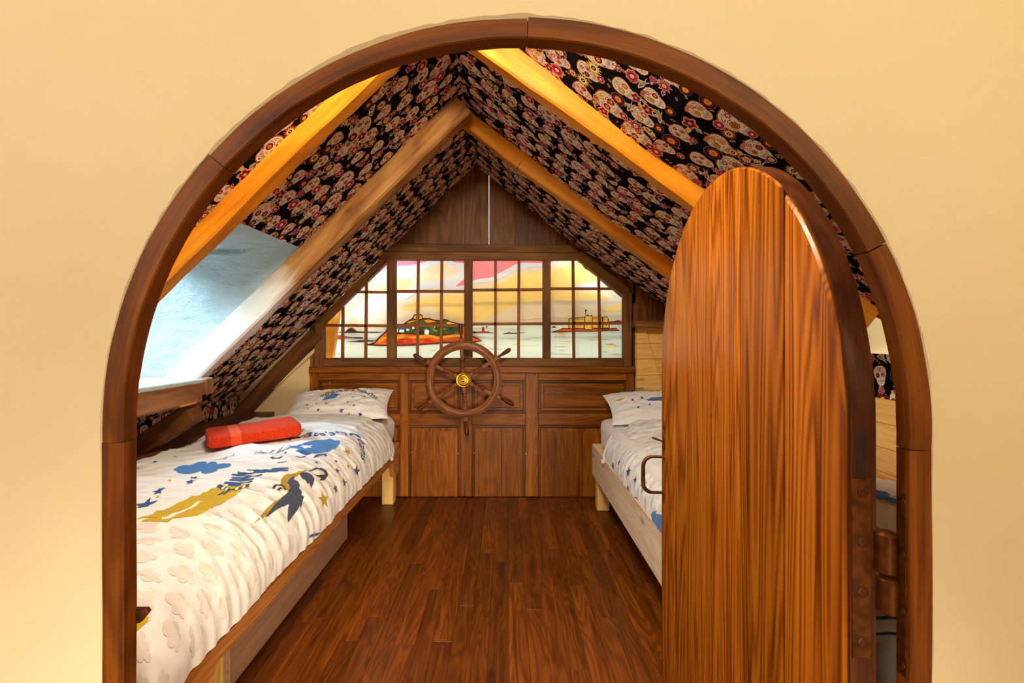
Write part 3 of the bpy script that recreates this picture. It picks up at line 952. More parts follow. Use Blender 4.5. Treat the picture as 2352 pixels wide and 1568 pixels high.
bx('sill_board', XR, 1.86, DR[0] - .02, DR[1] + .02, -.20, -.16, M_CREAM, win3, .004, 'y')
# timber sill of the left dormer, projecting below the slope
beam_rough('sill_beam', (-1.345, 1.40, -.252), (-1.345, 2.07, -.252), .09, .095, (1, 0, 0), M_SILL, win2, amp=.0015, seed=15, n=30)
bx('sill_board', -2.06, -1.30, 1.42, 2.15, -.215, -.196, M_WHITE, win2, .004, 'y')
bx('sill_block', -1.36, -1.285, 2.075, 2.13, -.265, -.196, M_SILL, win2, .004, 'z')
bx('repair_slip', -1.304, -1.297, 1.93, 2.03, -.296, -.287, M_PINE_RED, win2, .001, 'y')

# ---------------------------------------------------------------- floor
floor = struct(bx('floor', -1.75, 1.75, -2.0, YB + .02, FZ - .06, FZ - .008, M_DARK, None, 0, 'y'))
rf = random.Random(4)
px = -.95
while px < .95:
    w = rf.choice([.060, .064, .068])
    y = .30 + rf.uniform(-.5, 0)
    while y < YB:
        l = rf.uniform(.4, .95); ye = min(y + l, YB)
        bx('plank', px + .0003, px + w - .0003, y + .0003, ye - .0003, FZ - .008, FZ + rf.uniform(-.0003, .0003), M_FLOOR, floor, .0006, 'y')
        y = ye
    px += w
for a, b in ((-1.69, -.95), (.95, 1.345)):
    bx('plank', a, b, Y0, YB, FZ - .008, FZ - .001, M_FLOOR, floor, .001, 'y')
bx('plank', -1.75, 1.75, -2.0, -.25, FZ - .008, FZ - .001, M_FLOOR, floor, .001, 'y')

# ---------------------------------------------------------------- arched wall on the landing side
ACX, ACZ, ARI, ARO = 0.0124, -0.1114, 0.445, 0.4685
wall_front = None
def arch_path(r, nz=14, na=96, zb=FZ):
    P = []
    for i in range(nz): P.append((ACX - r, zb + (ACZ - zb) * i / nz))
    for i in range(na + 1):
        a = math.pi * (1 - i / na); P.append((ACX + r * math.cos(a), ACZ + r * math.sin(a)))
    for i in range(nz): P.append((ACX + r, ACZ + (zb - ACZ) * (i + 1) / nz))
    return P
def to_rect(p):
    x, z = p
    if z <= ACZ: return (-1.9 if x < ACX else 1.9, z)
    dx, dz = x - ACX, z - ACZ
    k = min(1.9 / abs(dx) if abs(dx) > 1e-6 else 9e9, (1.5 - ACZ) / dz if dz > 1e-6 else 9e9)
    return (ACX + dx * k, ACZ + dz * k)
verts, faces = [], []
ip = []
for i, (x, z) in enumerate(arch_path(ARO - .0015, 30, 240)):
    d = Vector((x - ACX, max(z - ACZ, 0))).normalized()
    nz_ = noise.noise(Vector((x * 60, z * 60, 1))) * .0022 + noise.noise(Vector((x * 14, z * 14, 4))) * .002
    ip.append((x + d.x * nz_, z + d.y * nz_))
n = len(ip)
for p in ip: verts.append((p[0], YW + .004, p[1]))
for p in ip:
    q = to_rect(p); d = Vector((q[0] - p[0], q[1] - p[1])).normalized()
    verts.append((p[0] + d.x * .006, YW - .001, p[1] + d.y * .006))
for p in ip:
    q = to_rect(p); verts.append((q[0], YW, q[1]))
for p in ip:
    d = Vector((p[0] - ACX, max(p[1] - ACZ, 0))).normalized(); verts.append((p[0] + d.x * .075, YW + .09, p[1] + d.y * .075))
for p in ip:
    q = to_rect(p); verts.append((q[0], YW + .09, q[1]))
for i in range(n - 1):
    for a, b in ((0, n), (n, 2 * n), (3 * n, 0), (4 * n, 3 * n)):
        faces.append((a + i, a + i + 1, b + i + 1, b + i))
wall_front = struct(link('wall_front', pymesh('wall_front', verts, faces), M_WALL, smooth=30))
# the landing on the camera's side
lm = bmesh.new()
def quad(bm, *pts): bm.faces.new([bm.verts.new(p) for p in pts])
quad(lm, (-1.75, -2, FZ), (-1.75, YW + .02, FZ), (-1.75, YW + .02, 1.5), (-1.75, -2, 1.5))
quad(lm, (1.75, -2, FZ), (1.75, -2, 1.5), (1.75, YW + .02, 1.5), (1.75, YW + .02, FZ))
quad(lm, (-1.75, -2, FZ), (-1.75, -2, 1.5), (1.75, -2, 1.5), (1.75, -2, FZ))
quad(lm, (-1.75, -2, 1.5), (-1.75, YW + .02, 1.5), (1.75, YW + .02, 1.5), (1.75, -2, 1.5))
struct(link('wall_rear', bmmesh('wall_rear', lm), M_WALL))

# ---------------------------------------------------------------- arch frame: three bent segments on two jambs
trim = struct(root('trim_1', (ACX, YW, FZ)))
YT0, YT1, YT2 = YW - .004, YW + .0165, YW + .055
def arch_seg(a0, a1, ri, ro, seed):
    sec = [(ro, YT0), (ri + .0015, YT0), (ri, YT0 + .0015), (ri, YT1), (ro, YT1 + .001)]
    cum = [0]
    for i in range(1, len(sec)): cum.append(cum[-1] + math.dist(sec[i], sec[i - 1]))
    n = max(8, int(abs(a1 - a0) / 2.0)); verts, faces, uv = [], [], []
    for i in range(n + 1):
        a = math.radians(a0 + (a1 - a0) * i / n)
        for r, y in sec:
            w = noise.noise(Vector((a * 9 + seed, r * 20, y * 40))) * .0012 if r > ri + .01 else noise.noise(Vector((a * 16 + seed, y * 30, 2))) * .0009
            verts.append((ACX + (r + w) * math.cos(a), y, ACZ + (r + w) * math.sin(a)))
    m = len(sec)
    for i in range(n):
        for j in range(m):
            k = (j + 1) % m; faces.append((i * m + j, i * m + k, (i + 1) * m + k, (i + 1) * m + j))
            u0, u1 = (x / n * math.radians(abs(a1 - a0)) * .46 for x in (i, i + 1)); v0 = cum[j]; v1 = cum[k] if k else cum[j] + math.dist(sec[-1], sec[0])
            uv += [(u0, v0), (u0, v1), (u1, v1), (u1, v0)]
    faces.append(tuple(range(m))); faces.append(tuple(n * m + j for j in range(m))[::-1]); uv += [(0, c) for c in cum] + [(1, c) for c in cum[::-1]]
    me = pymesh('arch_segment', verts, faces); l = me.uv_layers.new(name='UVMap')
    l.data.foreach_set('uv', [c for p in uv for c in p])
    bm = bmesh.new(); bm.from_mesh(me); bmesh.ops.recalc_face_normals(bm, faces=bm.faces); bm.to_mesh(me); bm.free()
    return link('arch_segment', me, M_TRIM, trim, None, smooth=35)
arch_seg(181.5, 138, ARI, ARO, 1); arch_seg(137.9, 88.55, ARI, ARO - .002, 2); arch_seg(88.43, 27.2, ARI, ARO, 3); arch_seg(27.0, -2.6, ARI, ARO, 4)
def jamb(sgn, ztop):
    x = lambda r: ACX + sgn * r
    poly = [(ARO, YT0), (ARI + .0015, YT0), (ARI, YT0 + .0015), (ARI, YT1), (ARO, YT1 + .001)]
    P = [(sgn * (r), y) for r, y in poly]
    M = frame((0, 0, 1), (1, 0, 0), (ACX, 0, FZ))          # local X up, local Y = world X, local Z = world Y
    n = 30; verts, faces = [], []; H = ztop - FZ; m = len(P)
    for i in range(n + 1):
        z = H * i / n
        for j, (a, b) in enumerate(P):
            w = noise.noise(Vector((z * 9, a * 20 + sgn, b * 30))) * .0010
            verts.append((z, a + w, b))
    for i in range(n):
        for j in range(m):
            k = (j + 1) % m; faces.append((i * m + j, i * m + k, (i + 1) * m + k, (i + 1) * m + j))
    faces.append(tuple(range(m))); faces.append(tuple(n * m + j for j in range(m)))
    me = pymesh('jamb_post', verts, faces); bm = bmesh.new(); bm.from_mesh(me); bmesh.ops.recalc_face_normals(bm, faces=bm.faces); bm.to_mesh(me); bm.free()
    return link('jamb_post', me, M_JAMB, trim, M, smooth=35)
jl = jamb(-1, ACZ - .0124); jr = jamb(1, ACZ - .0215)
# keeper for the latch on the left jamb
kp = Acc()
prism('latch_keeper', [(0, 0), (.0, .014), (.004, .0165), (.016, .007), (.018, 0)], 0, .006, M_IRON, jl,
      frame((0, 0, -1), (1, 0, 0), (ACX - ARI - .002, YT1 + .004, (CY - 1397) / F * YT1)), .0008)

# ---------------------------------------------------------------- door
DO = Vector((.409, .58, 0)); DD = Vector((.0655, .998, 0)).normalized(); DN = Vector((DD.y, -DD.x, 0))   # DN: from outer face to inner face
DR_, DT = .435, .033
door = struct(root('door_1', (DO.x, DO.y, FZ)))
MD = frame((0, 0, 1), DD, DO + DN * DT)       # local X up, local Y along the door, local Z towards the outer face
ts = [0, .1533, .312, .4585, .601, .733, .87]
for i in range(6):
    a, b = ts[i] + (.0042 if i else .0006), ts[i + 1] - (.0042 if i < 5 else .0006)
    rr = DR_ - (.006 if i == 0 else 0)
    top = [(ACZ + math.sqrt(max(0, rr * rr - (t - .435) ** 2)), t) for t in np.linspace(max(a, .435 - rr + .0002), min(b, .435 + rr - .0002), 14)]
    poly = [(FZ + .012, b), (FZ + .012, a)] + top
    prism('plank', poly, .0225, DT, M_DOOR, door, MD, .0035)
prism('backing', [(FZ + .012, .8685), (FZ + .012, .0015)] + [(ACZ + (DR_ - .0015) * math.sin(a), .435 - (DR_ - .0015) * math.cos(a)) for a in np.linspace(0, math.pi, 48)], 0, .0105 + .012, M_EDGE2, door, MD, .0)
# strip added up the hinge edge and arch, shade painted into its brown
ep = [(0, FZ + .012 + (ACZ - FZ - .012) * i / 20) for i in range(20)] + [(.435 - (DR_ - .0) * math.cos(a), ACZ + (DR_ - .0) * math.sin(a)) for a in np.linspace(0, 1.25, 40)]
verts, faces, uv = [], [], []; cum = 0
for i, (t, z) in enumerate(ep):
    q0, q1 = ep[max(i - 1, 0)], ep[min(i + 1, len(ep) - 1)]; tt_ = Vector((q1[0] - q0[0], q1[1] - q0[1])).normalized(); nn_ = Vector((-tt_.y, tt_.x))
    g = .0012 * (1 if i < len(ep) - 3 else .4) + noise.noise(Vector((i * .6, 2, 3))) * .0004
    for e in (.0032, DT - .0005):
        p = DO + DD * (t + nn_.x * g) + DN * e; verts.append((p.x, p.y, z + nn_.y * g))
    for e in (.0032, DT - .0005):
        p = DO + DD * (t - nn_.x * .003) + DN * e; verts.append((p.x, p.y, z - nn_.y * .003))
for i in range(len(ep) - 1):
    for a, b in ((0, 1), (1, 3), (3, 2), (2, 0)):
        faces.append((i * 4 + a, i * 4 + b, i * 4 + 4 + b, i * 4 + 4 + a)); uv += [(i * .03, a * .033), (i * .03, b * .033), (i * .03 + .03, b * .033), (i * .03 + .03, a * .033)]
me = pymesh('edge_shade_strip', verts, faces); l = me.uv_layers.new(name='UVMap'); l.data.foreach_set('uv', [c for p in uv for c in p])
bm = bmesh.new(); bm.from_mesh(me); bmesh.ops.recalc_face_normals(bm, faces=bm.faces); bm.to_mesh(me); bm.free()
link('edge_shade_strip', me, M_EDGE_SHADE, door)
# hinge leaf let into the hinge edge
ME = frame((0, 0, 1), DN, DO)                 # local Z runs into the door's thickness
def edge_box(name, e0, e1, z0, z1, t0, t1, mat, par, bev=.0008):
    me = box_me(z1 - z0, e1 - e0, t1 - t0, bev, name)
    return link(name, me, mat, par, ME @ Matrix.Translation(((z0 + z1) / 2, (e0 + e1) / 2, (t0 + t1) / 2)))
sz = lambda v, y=.58: (CY - v) / F * y
edge_box('slot', .0095, .0215, sz(1098), sz(982), -.0018, .003, M_SLOT, door)
hinge = edge_box('hinge_leaf', .0045, .0265, sz(1508), sz(1098), -.0026, .002, M_HINGE, door)
for v in (1127, 1242, 1356, 1471):
    sm = lathe_me('screw', [(0, .0068), (.0006, .0066), (.0012, .005), (.0013, .0)], 14)
    sc = link('screw', sm, M_IRON, hinge, frame(-DD, (0, 0, 1), DO + DN * .0165 - DD * .0026 + Vector((0, 0, sz(v)))), smooth=40)
edge_box('hinge_arm', .026, .044, sz(1300), sz(1222), -.0025, .0015, M_HINGE, hinge)
for z0, z1, x in ((-.2845, -.2325, .4485), (-.332, -.2855, .4515)):
    r = .0113; h = z1 - z0
    prof = [(0, .004), (.001, r * .7), (.004, r), (h - .004, r), (h - .001, r * .75), (h, .003)]
    link('hinge_barrel', lathe_me('hinge_barrel', prof, 20), M_HINGE, hinge, frame((0, 0, 1), (1, 0, 0), (x, .571, z0)), smooth=40)
# the other leaf on the right jamb
hj = bx('hinge_plate', ACX + ARI - .0016, ACX + ARI + .001, YW + .001, YW + .0145, sz(1545, .56), sz(1130, .56), M_HINGE, jr, .0006, 'z')
for v in (1152, 1272, 1402, 1527):
    link('screw', lathe_me('screw', [(0, .0052), (.0006, .005), (.001, .003), (.0011, 0)], 12), M_IRON, hj, frame((-1, 0, 0), (0, 0, 1), (ACX + ARI - .0016, YW + .0075, sz(v, .557))), smooth=40)
bx('hinge_arm', .4515, ACX + ARI, .5625, .5655, -.325, -.292, M_HINGE, hj, .0008, 'z')
# D handle and thumb latch near the free edge
def dpt(t, z, out): return DO + DD * t - DN * out + Vector((0, 0, z))
t_h = .838; y_h = (DO + DD * t_h).y
zt_, zb_ = (CY - 1049) / F * y_h, (CY - 1131) / F * y_h
pts = [dpt(t_h, zt_, .0), dpt(t_h, zt_, .035)] + [dpt(t_h, zt_ - .028 * (1 - math.cos(a)), .035 + .026 * math.sin(a)) for a in np.linspace(.2, 1.57, 6)] + \
      [dpt(t_h, zb_ + .028 * (1 - math.cos(a)), .035 + .026 * math.sin(a)) for a in np.linspace(1.57, .2, 6)] + [dpt(t_h, zb_, .035), dpt(t_h, zb_, 0)]
n_ = len(pts)
handle = link('handle', tube_me('handle', pts, [.0042 + .0016 * math.sin(math.pi * i / (n_ - 1)) for i in range(n_)], 12), M_IRON, door, None, smooth=60)
def esc(zc, h, w):
    P = [(-h, 0), (-h * .7, w * .5), (-h * .45, w * .3), (-h * .2, w), (0, w * .75), (h * .2, w), (h * .45, w * .3), (h * .7, w * .5), (h, 0)]
    return [(a, b) for a, b in P] + [(a, -b) for a, b in P[-2:0:-1]]
MF = frame((0, 0, 1), DD, DO)                 # on the outer face, local Z = -DN
for zc, h, w in ((zt_ + .045, .062, .009), (zb_ - .006, .026, .009)):
    prism('escutcheon', esc(0, h, w), 0, .002, M_IRON, handle, MF @ Matrix.Translation((zc, t_h, 0)), .0006)
prism('thumb_latch', [(0, -.009), (.010, -.010), (.030, -.012), (.036, -.006), (.036, .006), (.030, .012), (.010, .010), (0, .009)], 0, .003, M_IRON, handle,
      frame(-DN * .94 + Vector((0, 0, .3)), DD, dpt(t_h, (CY - 1013) / F * y_h, 0)), .0008)

# ---------------------------------------------------------------- back wall
def at(u, v, y): return Vector(((u - CX) / F * y, y, (CY - v) / F * y))
def uvp(pts, y): return [((u - CX) / F * y, (CY - v) / F * y) for u, v in pts]
def face_frame(y): return frame((1, 0, 0), (0, 0, 1), (0, y, 0))      # local Z towards the room
def upright_frame(y): return frame((0, 0, 1), (-1, 0, 0), (0, y, 0))   # local X up, local Y = -X, local Z towards the room
def board(name, pts, yf, th, mat, parent, cham=.002, up=False):
    P = uvp(pts, yf)
    if up:
        return prism(name, [(z, -x) for x, z in P], 0, th, mat, parent, upright_frame(yf + th), cham)
    return prism(name, P, 0, th, mat, parent, face_frame(yf + th), cham)
def clip_line(poly, p, q):
    """keep the part of poly on the left of the line p->q"""
    out = []; n = len(poly)
    side = lambda r: (q[0] - p[0]) * (r[1] - p[1]) - (q[1] - p[1]) * (r[0] - p[0])
    for i in range(n):
        a, b = poly[i], poly[(i + 1) % n]; sa, sb = side(a), side(b)
        if sa >= 0: out.append(a)
        if sa * sb < 0:
            t = sa / (sa - sb); out.append((a[0] + t * (b[0] - a[0]), a[1] + t * (b[1] - a[1])))
    return out

bmw = bmesh.new()
quad(bmw, (-1.72, YB, FZ), (wx(726), YB, FZ), (wx(726), YB, Lz(wx(726)) + .02), (-1.72, YB, Lz(-1.72) + .02))
wall_back = struct(link('wall_back', bmmesh('wall_back', bmw), M_CREAM))
bx('backing_board', wx(709), XR, YB + .003, YB + .019, FZ - .008, wz(840), M_DARK, wall_back, 0)
bx('backing_board', wx(1452), XR, YB + .003, YB + .02, wz(840), wz(735), M_DARK, wall_back, 0)
# wainscot
yf = YB - .032
board('cap_rail', [(709, 842), (1458, 842), (1458, 856), (709, 856)], yf - .022, .055, M_PANEL, wall_back, .003)
stiles = [(711, 731), (919, 938), (1057, 1084), (1207, 1236), (1439, 1457)]
for a, b in stiles:
    if a in (1057, 1207, 919):
        board('stile', [(a, 856), (b, 856), (b, 1140), (a, 1140)], yf, .03, M_PANEL, wall_back, .002, True)
    else:
        board('stile', [(a, 856), (b, 856), (b, 1140), (a, 1140)], yf, .03, M_PANEL, wall_back, .002, True)
cells = [(731, 919), (938, 1057), (1084, 1207), (1236, 1439)]
for k, (a, b) in enumerate(cells):
    for c, d in ((856, 873), (949, 976)):
        board('rail', [(a + .3, c), (b - .3, c), (b - .3, d), (a + .3, d)], yf, .03, M_PANEL, wall_back, .002)
    # upper raised panel with its dark moulding
    board('panel', [(a, 873), (b, 873), (b, 949), (a, 949)], yf + .018, .012, M_PANEL, wall_back, .001)
    i = 13
    board('raised_field', [(a + i, 873 + i), (b - i, 873 + i), (b - i, 949 - i), (a + i, 949 - i)], yf + .012, .0075, M_PANEL, wall_back, .004)
    for q in ([(a, 873), (b, 873), (b - 6, 879), (a + 6, 879)], [(a, 949), (a + 6, 943), (b - 6, 943), (b, 949)]):
        board('moulding', q, yf + .004, .014, M_PANEL_D, wall_back, .002)
    for q in ([(a, 873), (a + 6, 879), (a + 6, 943), (a, 949)], [(b, 873), (b, 949), (b - 6, 943), (b - 6, 879)]):
        board('moulding', q, yf + .004, .014, M_PANEL_D, wall_back, .002, True)
    # lower panel of two upright boards
    m = (a + b) / 2 + (4, -3, 6, 0)[k]
    for p, q in ((a, m - .3), (m + .3, b)):
        board('plank', [(p, 976), (q, 976), (q, 1140), (p, 1140)], yf + .018, .012, M_PANEL, wall_back, .001, True)
    board('raised_field', [(a + 14, 991), (m - .4, 991), (m - .4, 1140), (a + 14, 1140)], yf + .015, .003, M_PANEL, wall_back, .001, True)
    board('raised_field', [(m + .4, 991), (b - 14, 991), (b - 14, 1140), (m + .4, 1140)], yf + .015, .003, M_PANEL, wall_back, .001, True)
    board('moulding', [(a, 976), (b, 976), (b - 6, 982), (a + 6, 982)], yf + .004, .014, M_PANEL_D, wall_back, .002)
    board('moulding', [(a, 976), (a + 6, 982), (a + 6, 1140), (a, 1140)], yf + .004, .014, M_PANEL_D, wall_back, .002, True)
    board('moulding', [(b, 976), (b, 1140), (b - 6, 1140), (b - 6, 982)], yf + .004, .014, M_PANEL_D, wall_back, .002, True)
pegme = lathe_me('peg', [(0, .0055), (.0015, .005), (.002, 0)], 10)
for u, v in ((716, 862), (922, 862), (933, 862), (1211, 861), (1229, 860), (1453, 862), (923, 955), (933, 968), (1213, 962), (1230, 960), (1064, 860), (1078, 962)):
    link('peg', pegme, M_DARKBEAM, wall_back, frame((0, -1, 0), (0, 0, 1), at(u, v, yf)), smooth=40)
nailme = lathe_me('nail', [(0, .0035), (.001, .003), (.0015, 0)], 8)
for u, v in ((757, 878), (945, 1038), (1052, 1041), (1208, 1042), (1089, 1040)):
    link('nail', nailme, M_STEEL, wall_back, frame((0, -1, 0), (0, 0, 1), at(u, v, yf)), smooth=40)

# gable boards above the window, with the open joint that lets daylight through
seams = [845, 960, 1060, 1122.9, 1123.4, 1183, 1250, 1345]
for a, b in zip(seams[:-1], seams[1:]):
    if b - a < 4: continue
    pl = [(a, 575), (b, 575), (b, 300), (a, 300)]
    pw = uvp(pl, YB)
    pw = clip_line(pw, (RIDGE[0] + .5, Lz(RIDGE[0] + .5) + .02), (RIDGE[0] - 1, Lz(RIDGE[0] - 1) + .02))
    pw = clip_line(pw, (.433, .589), (RIDGE[0], RIDGE[1] + .02))
    if len(pw) > 2:
        prism('gable_board', [(z, -x) for x, z in pw], 0, .02, M_GABLE, wall_back, upright_frame(YB + .02), .0015)
for pl in ([(1300, 590), (1300, 530), (1345, 560), (1400, 597), (1460, 642), (1460, 700), (1436, 676), (1322, 588)], [(1460, 640), (1492, 660), (1492, 746), (1449, 746), (1449, 690)], [(1492, 660), (1560, 705), (1560, 754), (1492, 754)], [(1560, 700), (1660, 782), (1660, 850), (1560, 850)]):
    board('gable_board', pl, YB - .004, .02, M_GABLE, wall_back, .0015, True)
board('gable_board', [(712, 846), (712, 742), (745, 700), (752, 716), (742, 742), (740, 846)], YB - .002, .018, M_OAK, wall_back, .001, True)
# pine boarding in the corner by the right bed, a proud piece with a raking edge over it
for k in range(9):
    z1 = wz(752) - k * .1; z0 = max(z1 - .1, FZ)
    if z1 - z0 < .02: break
    bx('plank', wx(1458), XR - .0145, YB - .012, YB + .001, z0 + .0006, z1 - .0006, M_PINE, wall_back, .003)
    pl = [(wx(1459), z0 + .0006), (1.2, z0 + .0006), (1.2, z1 - .0006), (wx(1459), z1 - .0006)]
    pl = clip_line(pl, (wx(1481), wz(752)), (wx(1481) - (wx(1518) - wx(1481)) * -1, wz(890))) if False else clip_line(pl, (wx(1518), wz(890)), (wx(1481), wz(752)))
    if k < 5 and len(pl) > 2:
        prism('plank', pl, 0, .016, M_PINE, wall_back, face_frame(YB - .012), .002)
for u, v in ((1476, 792), (1474, 830), (1488, 805), (1492, 842), (1478, 868), (1500, 870), (1483, 898)):
    link('nail', nailme, M_IRON, wall_back, frame((0, -1, 0), (0, 0, 1), at(u, v, YB - .028)), smooth=40)
beam_rough('ledge_board', at(1453, 744, 3.02), (1.33, 3.02, at(1453, 744, 3.02).z), .125, .044, (0, 1, 0), M_OAK, wall_back, amp=.002, seed=31, n=20)

# ---------------------------------------------------------------- cabin window onto the painted sea
yw = YB - .04
win1 = struct(root('window_1', (wx(1084), YB, wz(843))))
board('frame_board', [(898, 559), (1308, 562), (1332, 580), (880, 577)], yw + .006, .05, M_OAK, win1, .003)
board('head_beam', [(880, 577.4), (1332, 580.4), (1350, 596), (864, 596)], yw, .058, M_OAK, win1, .003)
sl = uvp([(732, 731), (890, 580), (890, 600), (744, 745)], yw)
def raking(name, p, q, w, th, y, mat):
    """p, q: lower-edge ends in photo pixels; w: width in pixels towards the slope"""
    a, b = at(*p, y), at(*q, y); d = (b - a).normalized(); nrm = Vector((-d.z, 0, d.x))
    if nrm.z < 0: nrm = -nrm
    wm = w / F * y; c = (a + b) / 2 + nrm * wm / 2 + Vector((0, th / 2, 0))
    return link(name, box_me((b - a).length, wm, th, .002, name), mat, win1, frame(d, nrm, c))
raking('raking_frame', (738, 749), (892, 598), 17, .05, yw + .002, M_OAK)
raking('raking_frame', (1322, 591), (1436, 680), 20, .05, yw + .002, M_OAK)
board('post', [(722, 741), (742, 741), (742, 843), (722, 843)], yw - .002, .05, M_OAK, win1, .003, True)
board('post', [(1432, 676), (1441, 668), (1452, 672), (1452, 843), (1432, 843)], yw - .002, .05, M_OAK, win1, .003, True)
for a, b in ((888, 908), (1066, 1084.5), (1247, 1265)):
    board('mullion', [(a, 595.5), (b, 595.5), (b, 822.5), (a, 822.5)], yw + .001, .05, M_OAK, win1, .003, True)
board('base_beam', [(742.4, 822.5), (1431.6, 822.5), (1431.6, 842), (742.4, 842)], yw - .001, .052, M_OAK, win1, .003)
ym = yw + .026
def muntin(p, q):
    a, b = at(*p, ym), at(*q, ym)
    bar('muntin', a, b, 6.4 / S, .016, (1, 0, 0) if abs(a.x - b.x) < abs(a.z - b.z) else (0, 0, 1), M_MUNTIN, win1, .0012)
for p, q in (((812, 670), (888, 671)), ((742, 747), (888, 748)), ((908, 669), (1066, 669)), ((908, 747), (1066, 747)),
             ((1084, 666), (1247, 665)), ((1084, 744), (1247, 743)), ((1265, 663), (1412, 663)), ((1265, 743), (1432, 742)),
             ((787, 822), (788, 704)), ((840, 822), (842, 650)), ((959, 822), (961, 596)), ((1013, 822), (1015, 596)),
             ((1138, 822), (1138, 596)), ((1191, 822), (1192, 596)), ((1318, 822), (1316, 596)), ((1378, 822), (1375, 636))):
    muntin(p, q)
yg = ym + .012
bays = [([742, 787, 841, 888], [596, 670, 747, 822.5]), ([908, 960, 1014, 1066], [596, 669, 747, 822.5]),
        ([1084.5, 1138, 1191, 1247], [596, 665, 743, 822.5]), ([1265, 1317, 1376, 1432], [596, 663, 742, 822.5])]
for us, vs in bays:
    for i in range(3):
        for j in range(3):
            P = uvp([(us[i], vs[j + 1]), (us[i + 1], vs[j + 1]), (us[i + 1], vs[j]), (us[i], vs[j])], yg)
            l0, l1 = uvp([(892, 592), (738, 742)], yg); P = clip_line(P, l1, l0) if us[0] == 742 else P
            r0, r1 = uvp([(1322, 585), (1436, 674)], yg)
            if us[0] == 1265: P = clip_line(P, r1, r0)
            if us[0] == 742:
                P0 = uvp([(us[i], vs[j + 1]), (us[i + 1], vs[j + 1]), (us[i + 1], vs[j]), (us[i], vs[j])], yg)
                P = clip_line(P0, l0, l1) if not P or max(p[1] for p in P) - min(p[1] for p in P) < .01 else P
                Pa, Pb = clip_line(P0, l0, l1), clip_line(P0, l1, l0)
                low = lambda Q: sum(p[1] - p[0] for p in Q) / max(1, len(Q)) if Q else 9
                P = Pa if low(Pa) < low(Pb) else Pb
            if us[0] == 1265:
                P0 = uvp([(us[i], vs[j + 1]), (us[i + 1], vs[j + 1]), (us[i + 1], vs[j]), (us[i], vs[j])], yg)
                Pa, Pb = clip_line(P0, r0, r1), clip_line(P0, r1, r0)
                low = lambda Q: sum(p[1] + p[0] for p in Q) / max(1, len(Q)) if Q else 9
                P = Pa if low(Pa) < low(Pb) else Pb
            if len(P) > 2 and (max(p[0] for p in P) - min(p[0] for p in P)) > .012:
                prism('pane', P, 0, .003, M_GLASS, win1, face_frame(yg + .003), 0)

# lining of the light box behind the window
cav = bmesh.new(); ca, cb = -1.32, .90; z0c, z1c = -.235, .565; ya, yb_ = YB + .022, 3.40
quad(cav, (ca, yb_, z0c), (ca, yb_, z1c), (cb, yb_, z1c), (cb, yb_, z0c))
quad(cav, (ca, ya, z0c), (ca, ya, z1c), (ca, yb_, z1c), (ca, yb_, z0c))
quad(cav, (cb, ya, z0c), (cb, yb_, z0c), (cb, yb_, z1c), (cb, ya, z1c))
quad(cav, (ca, ya, z1c), (cb, ya, z1c), (cb, yb_, z1c), (ca, yb_, z1c))
quad(cav, (ca, ya, z0c), (ca, yb_, z0c), (cb, yb_, z0c), (cb, ya, z0c))
trim3 = struct(link('trim_3', bmmesh('trim_3', cav), M_DARK))
prism('leaning_post', [(z, -x) for x, z in uvp([(742, 830), (764, 830), (783, 695), (745, 695)], 3.17)], 0, .04, M_RAFTER, trim3, upright_frame(3.20), .003)
wv = [(1328, 585)] + [(1328 + t * 112 + noise.noise(Vector((t * 9, 3, 1))) * 3, 600 + t * 92 + noise.noise(Vector((t * 9, 1, 7))) * 5) for t in np.linspace(0, 1, 14)] + [(1445, 680)]
prism('waney_board', uvp(wv, 3.15), 0, .025, M_RAFTER2, trim3, face_frame(3.175), .002)

# ---------------------------------------------------------------- the printed sea view
YM = 3.33
mural = Acc()
a2 = lambda L: [(740 + .185 * x, 560 + .185 * y) for x, y in L]
a3 = lambda L: [(1060 + .18494 * x, 560 + .18494 * y) for x, y in L]
LAY = [0]
def mp(pts, col):
    LAY[0] += 1; y = YM - .0003 * LAY[0]
    P = [at(u, v, YM) for u, v in pts]
    mural.add([(p.x, y, p.z) for p in P], tris_of([(p.x, p.z) for p in P]), col)
def ml(pts, w, col=(36, 24, 22)): mp(stroke(pts, w), col)
def sm(pts, n=40): return smooth_path(pts, n)
def mo(pts, col, w=2.0): mp(pts, col); ml(list(pts) + [pts[0]], w)
BEI, YLW, GBL, PNK2, SEA, HAZ = (236, 212, 176), (252, 210, 120), (214, 214, 220), (242, 118, 136), (216, 226, 212), (222, 202, 172)
mp([(715, 575), (1470, 575), (1470, 850), (715, 850)], BEI)
mp(sm([(920, 709), (940, 698), (962, 688), (1017, 679), (1064, 678), (1086, 671), (1110, 664), (1141, 654), (1167, 641), (1189, 630), (1245, 624), (1291, 616), (1320, 606), (1345, 590)], 60) +
   [(1460, 590), (1460, 655), (1440, 660), (1400, 655), (1330, 664), (1300, 668)] + sm([(1323, 670), (1374, 674), (1398, 684), (1404, 689), (1373, 687), (1315, 690), (1245, 690), (1196, 698), (1141, 719), (1110, 734), (1086, 739), (1064, 739), (1040, 731), (1017, 723), (1002, 712), (962, 714), (930, 715)], 60), YLW)
mp(disc(982, 714.5, 20, 9.5, 24, -.15), BEI)
mp(sm([(1318, 657), (1345, 650), (1373, 647), (1402, 650), (1385, 659), (1345, 663)], 24), GBL)
mp(sm([(1378, 709), (1405, 702), (1432, 694), (1462, 690), (1462, 712), (1432, 713), (1393, 717)], 24), YLW)
mp(sm([(912, 640), (936, 640), (943, 649), (934, 662), (912, 668), (888, 669), (869, 668), (848, 676), (820, 702), (790, 728), (784, 716), (832, 676), (851, 650), (868, 652), (890, 646)], 50), YLW)
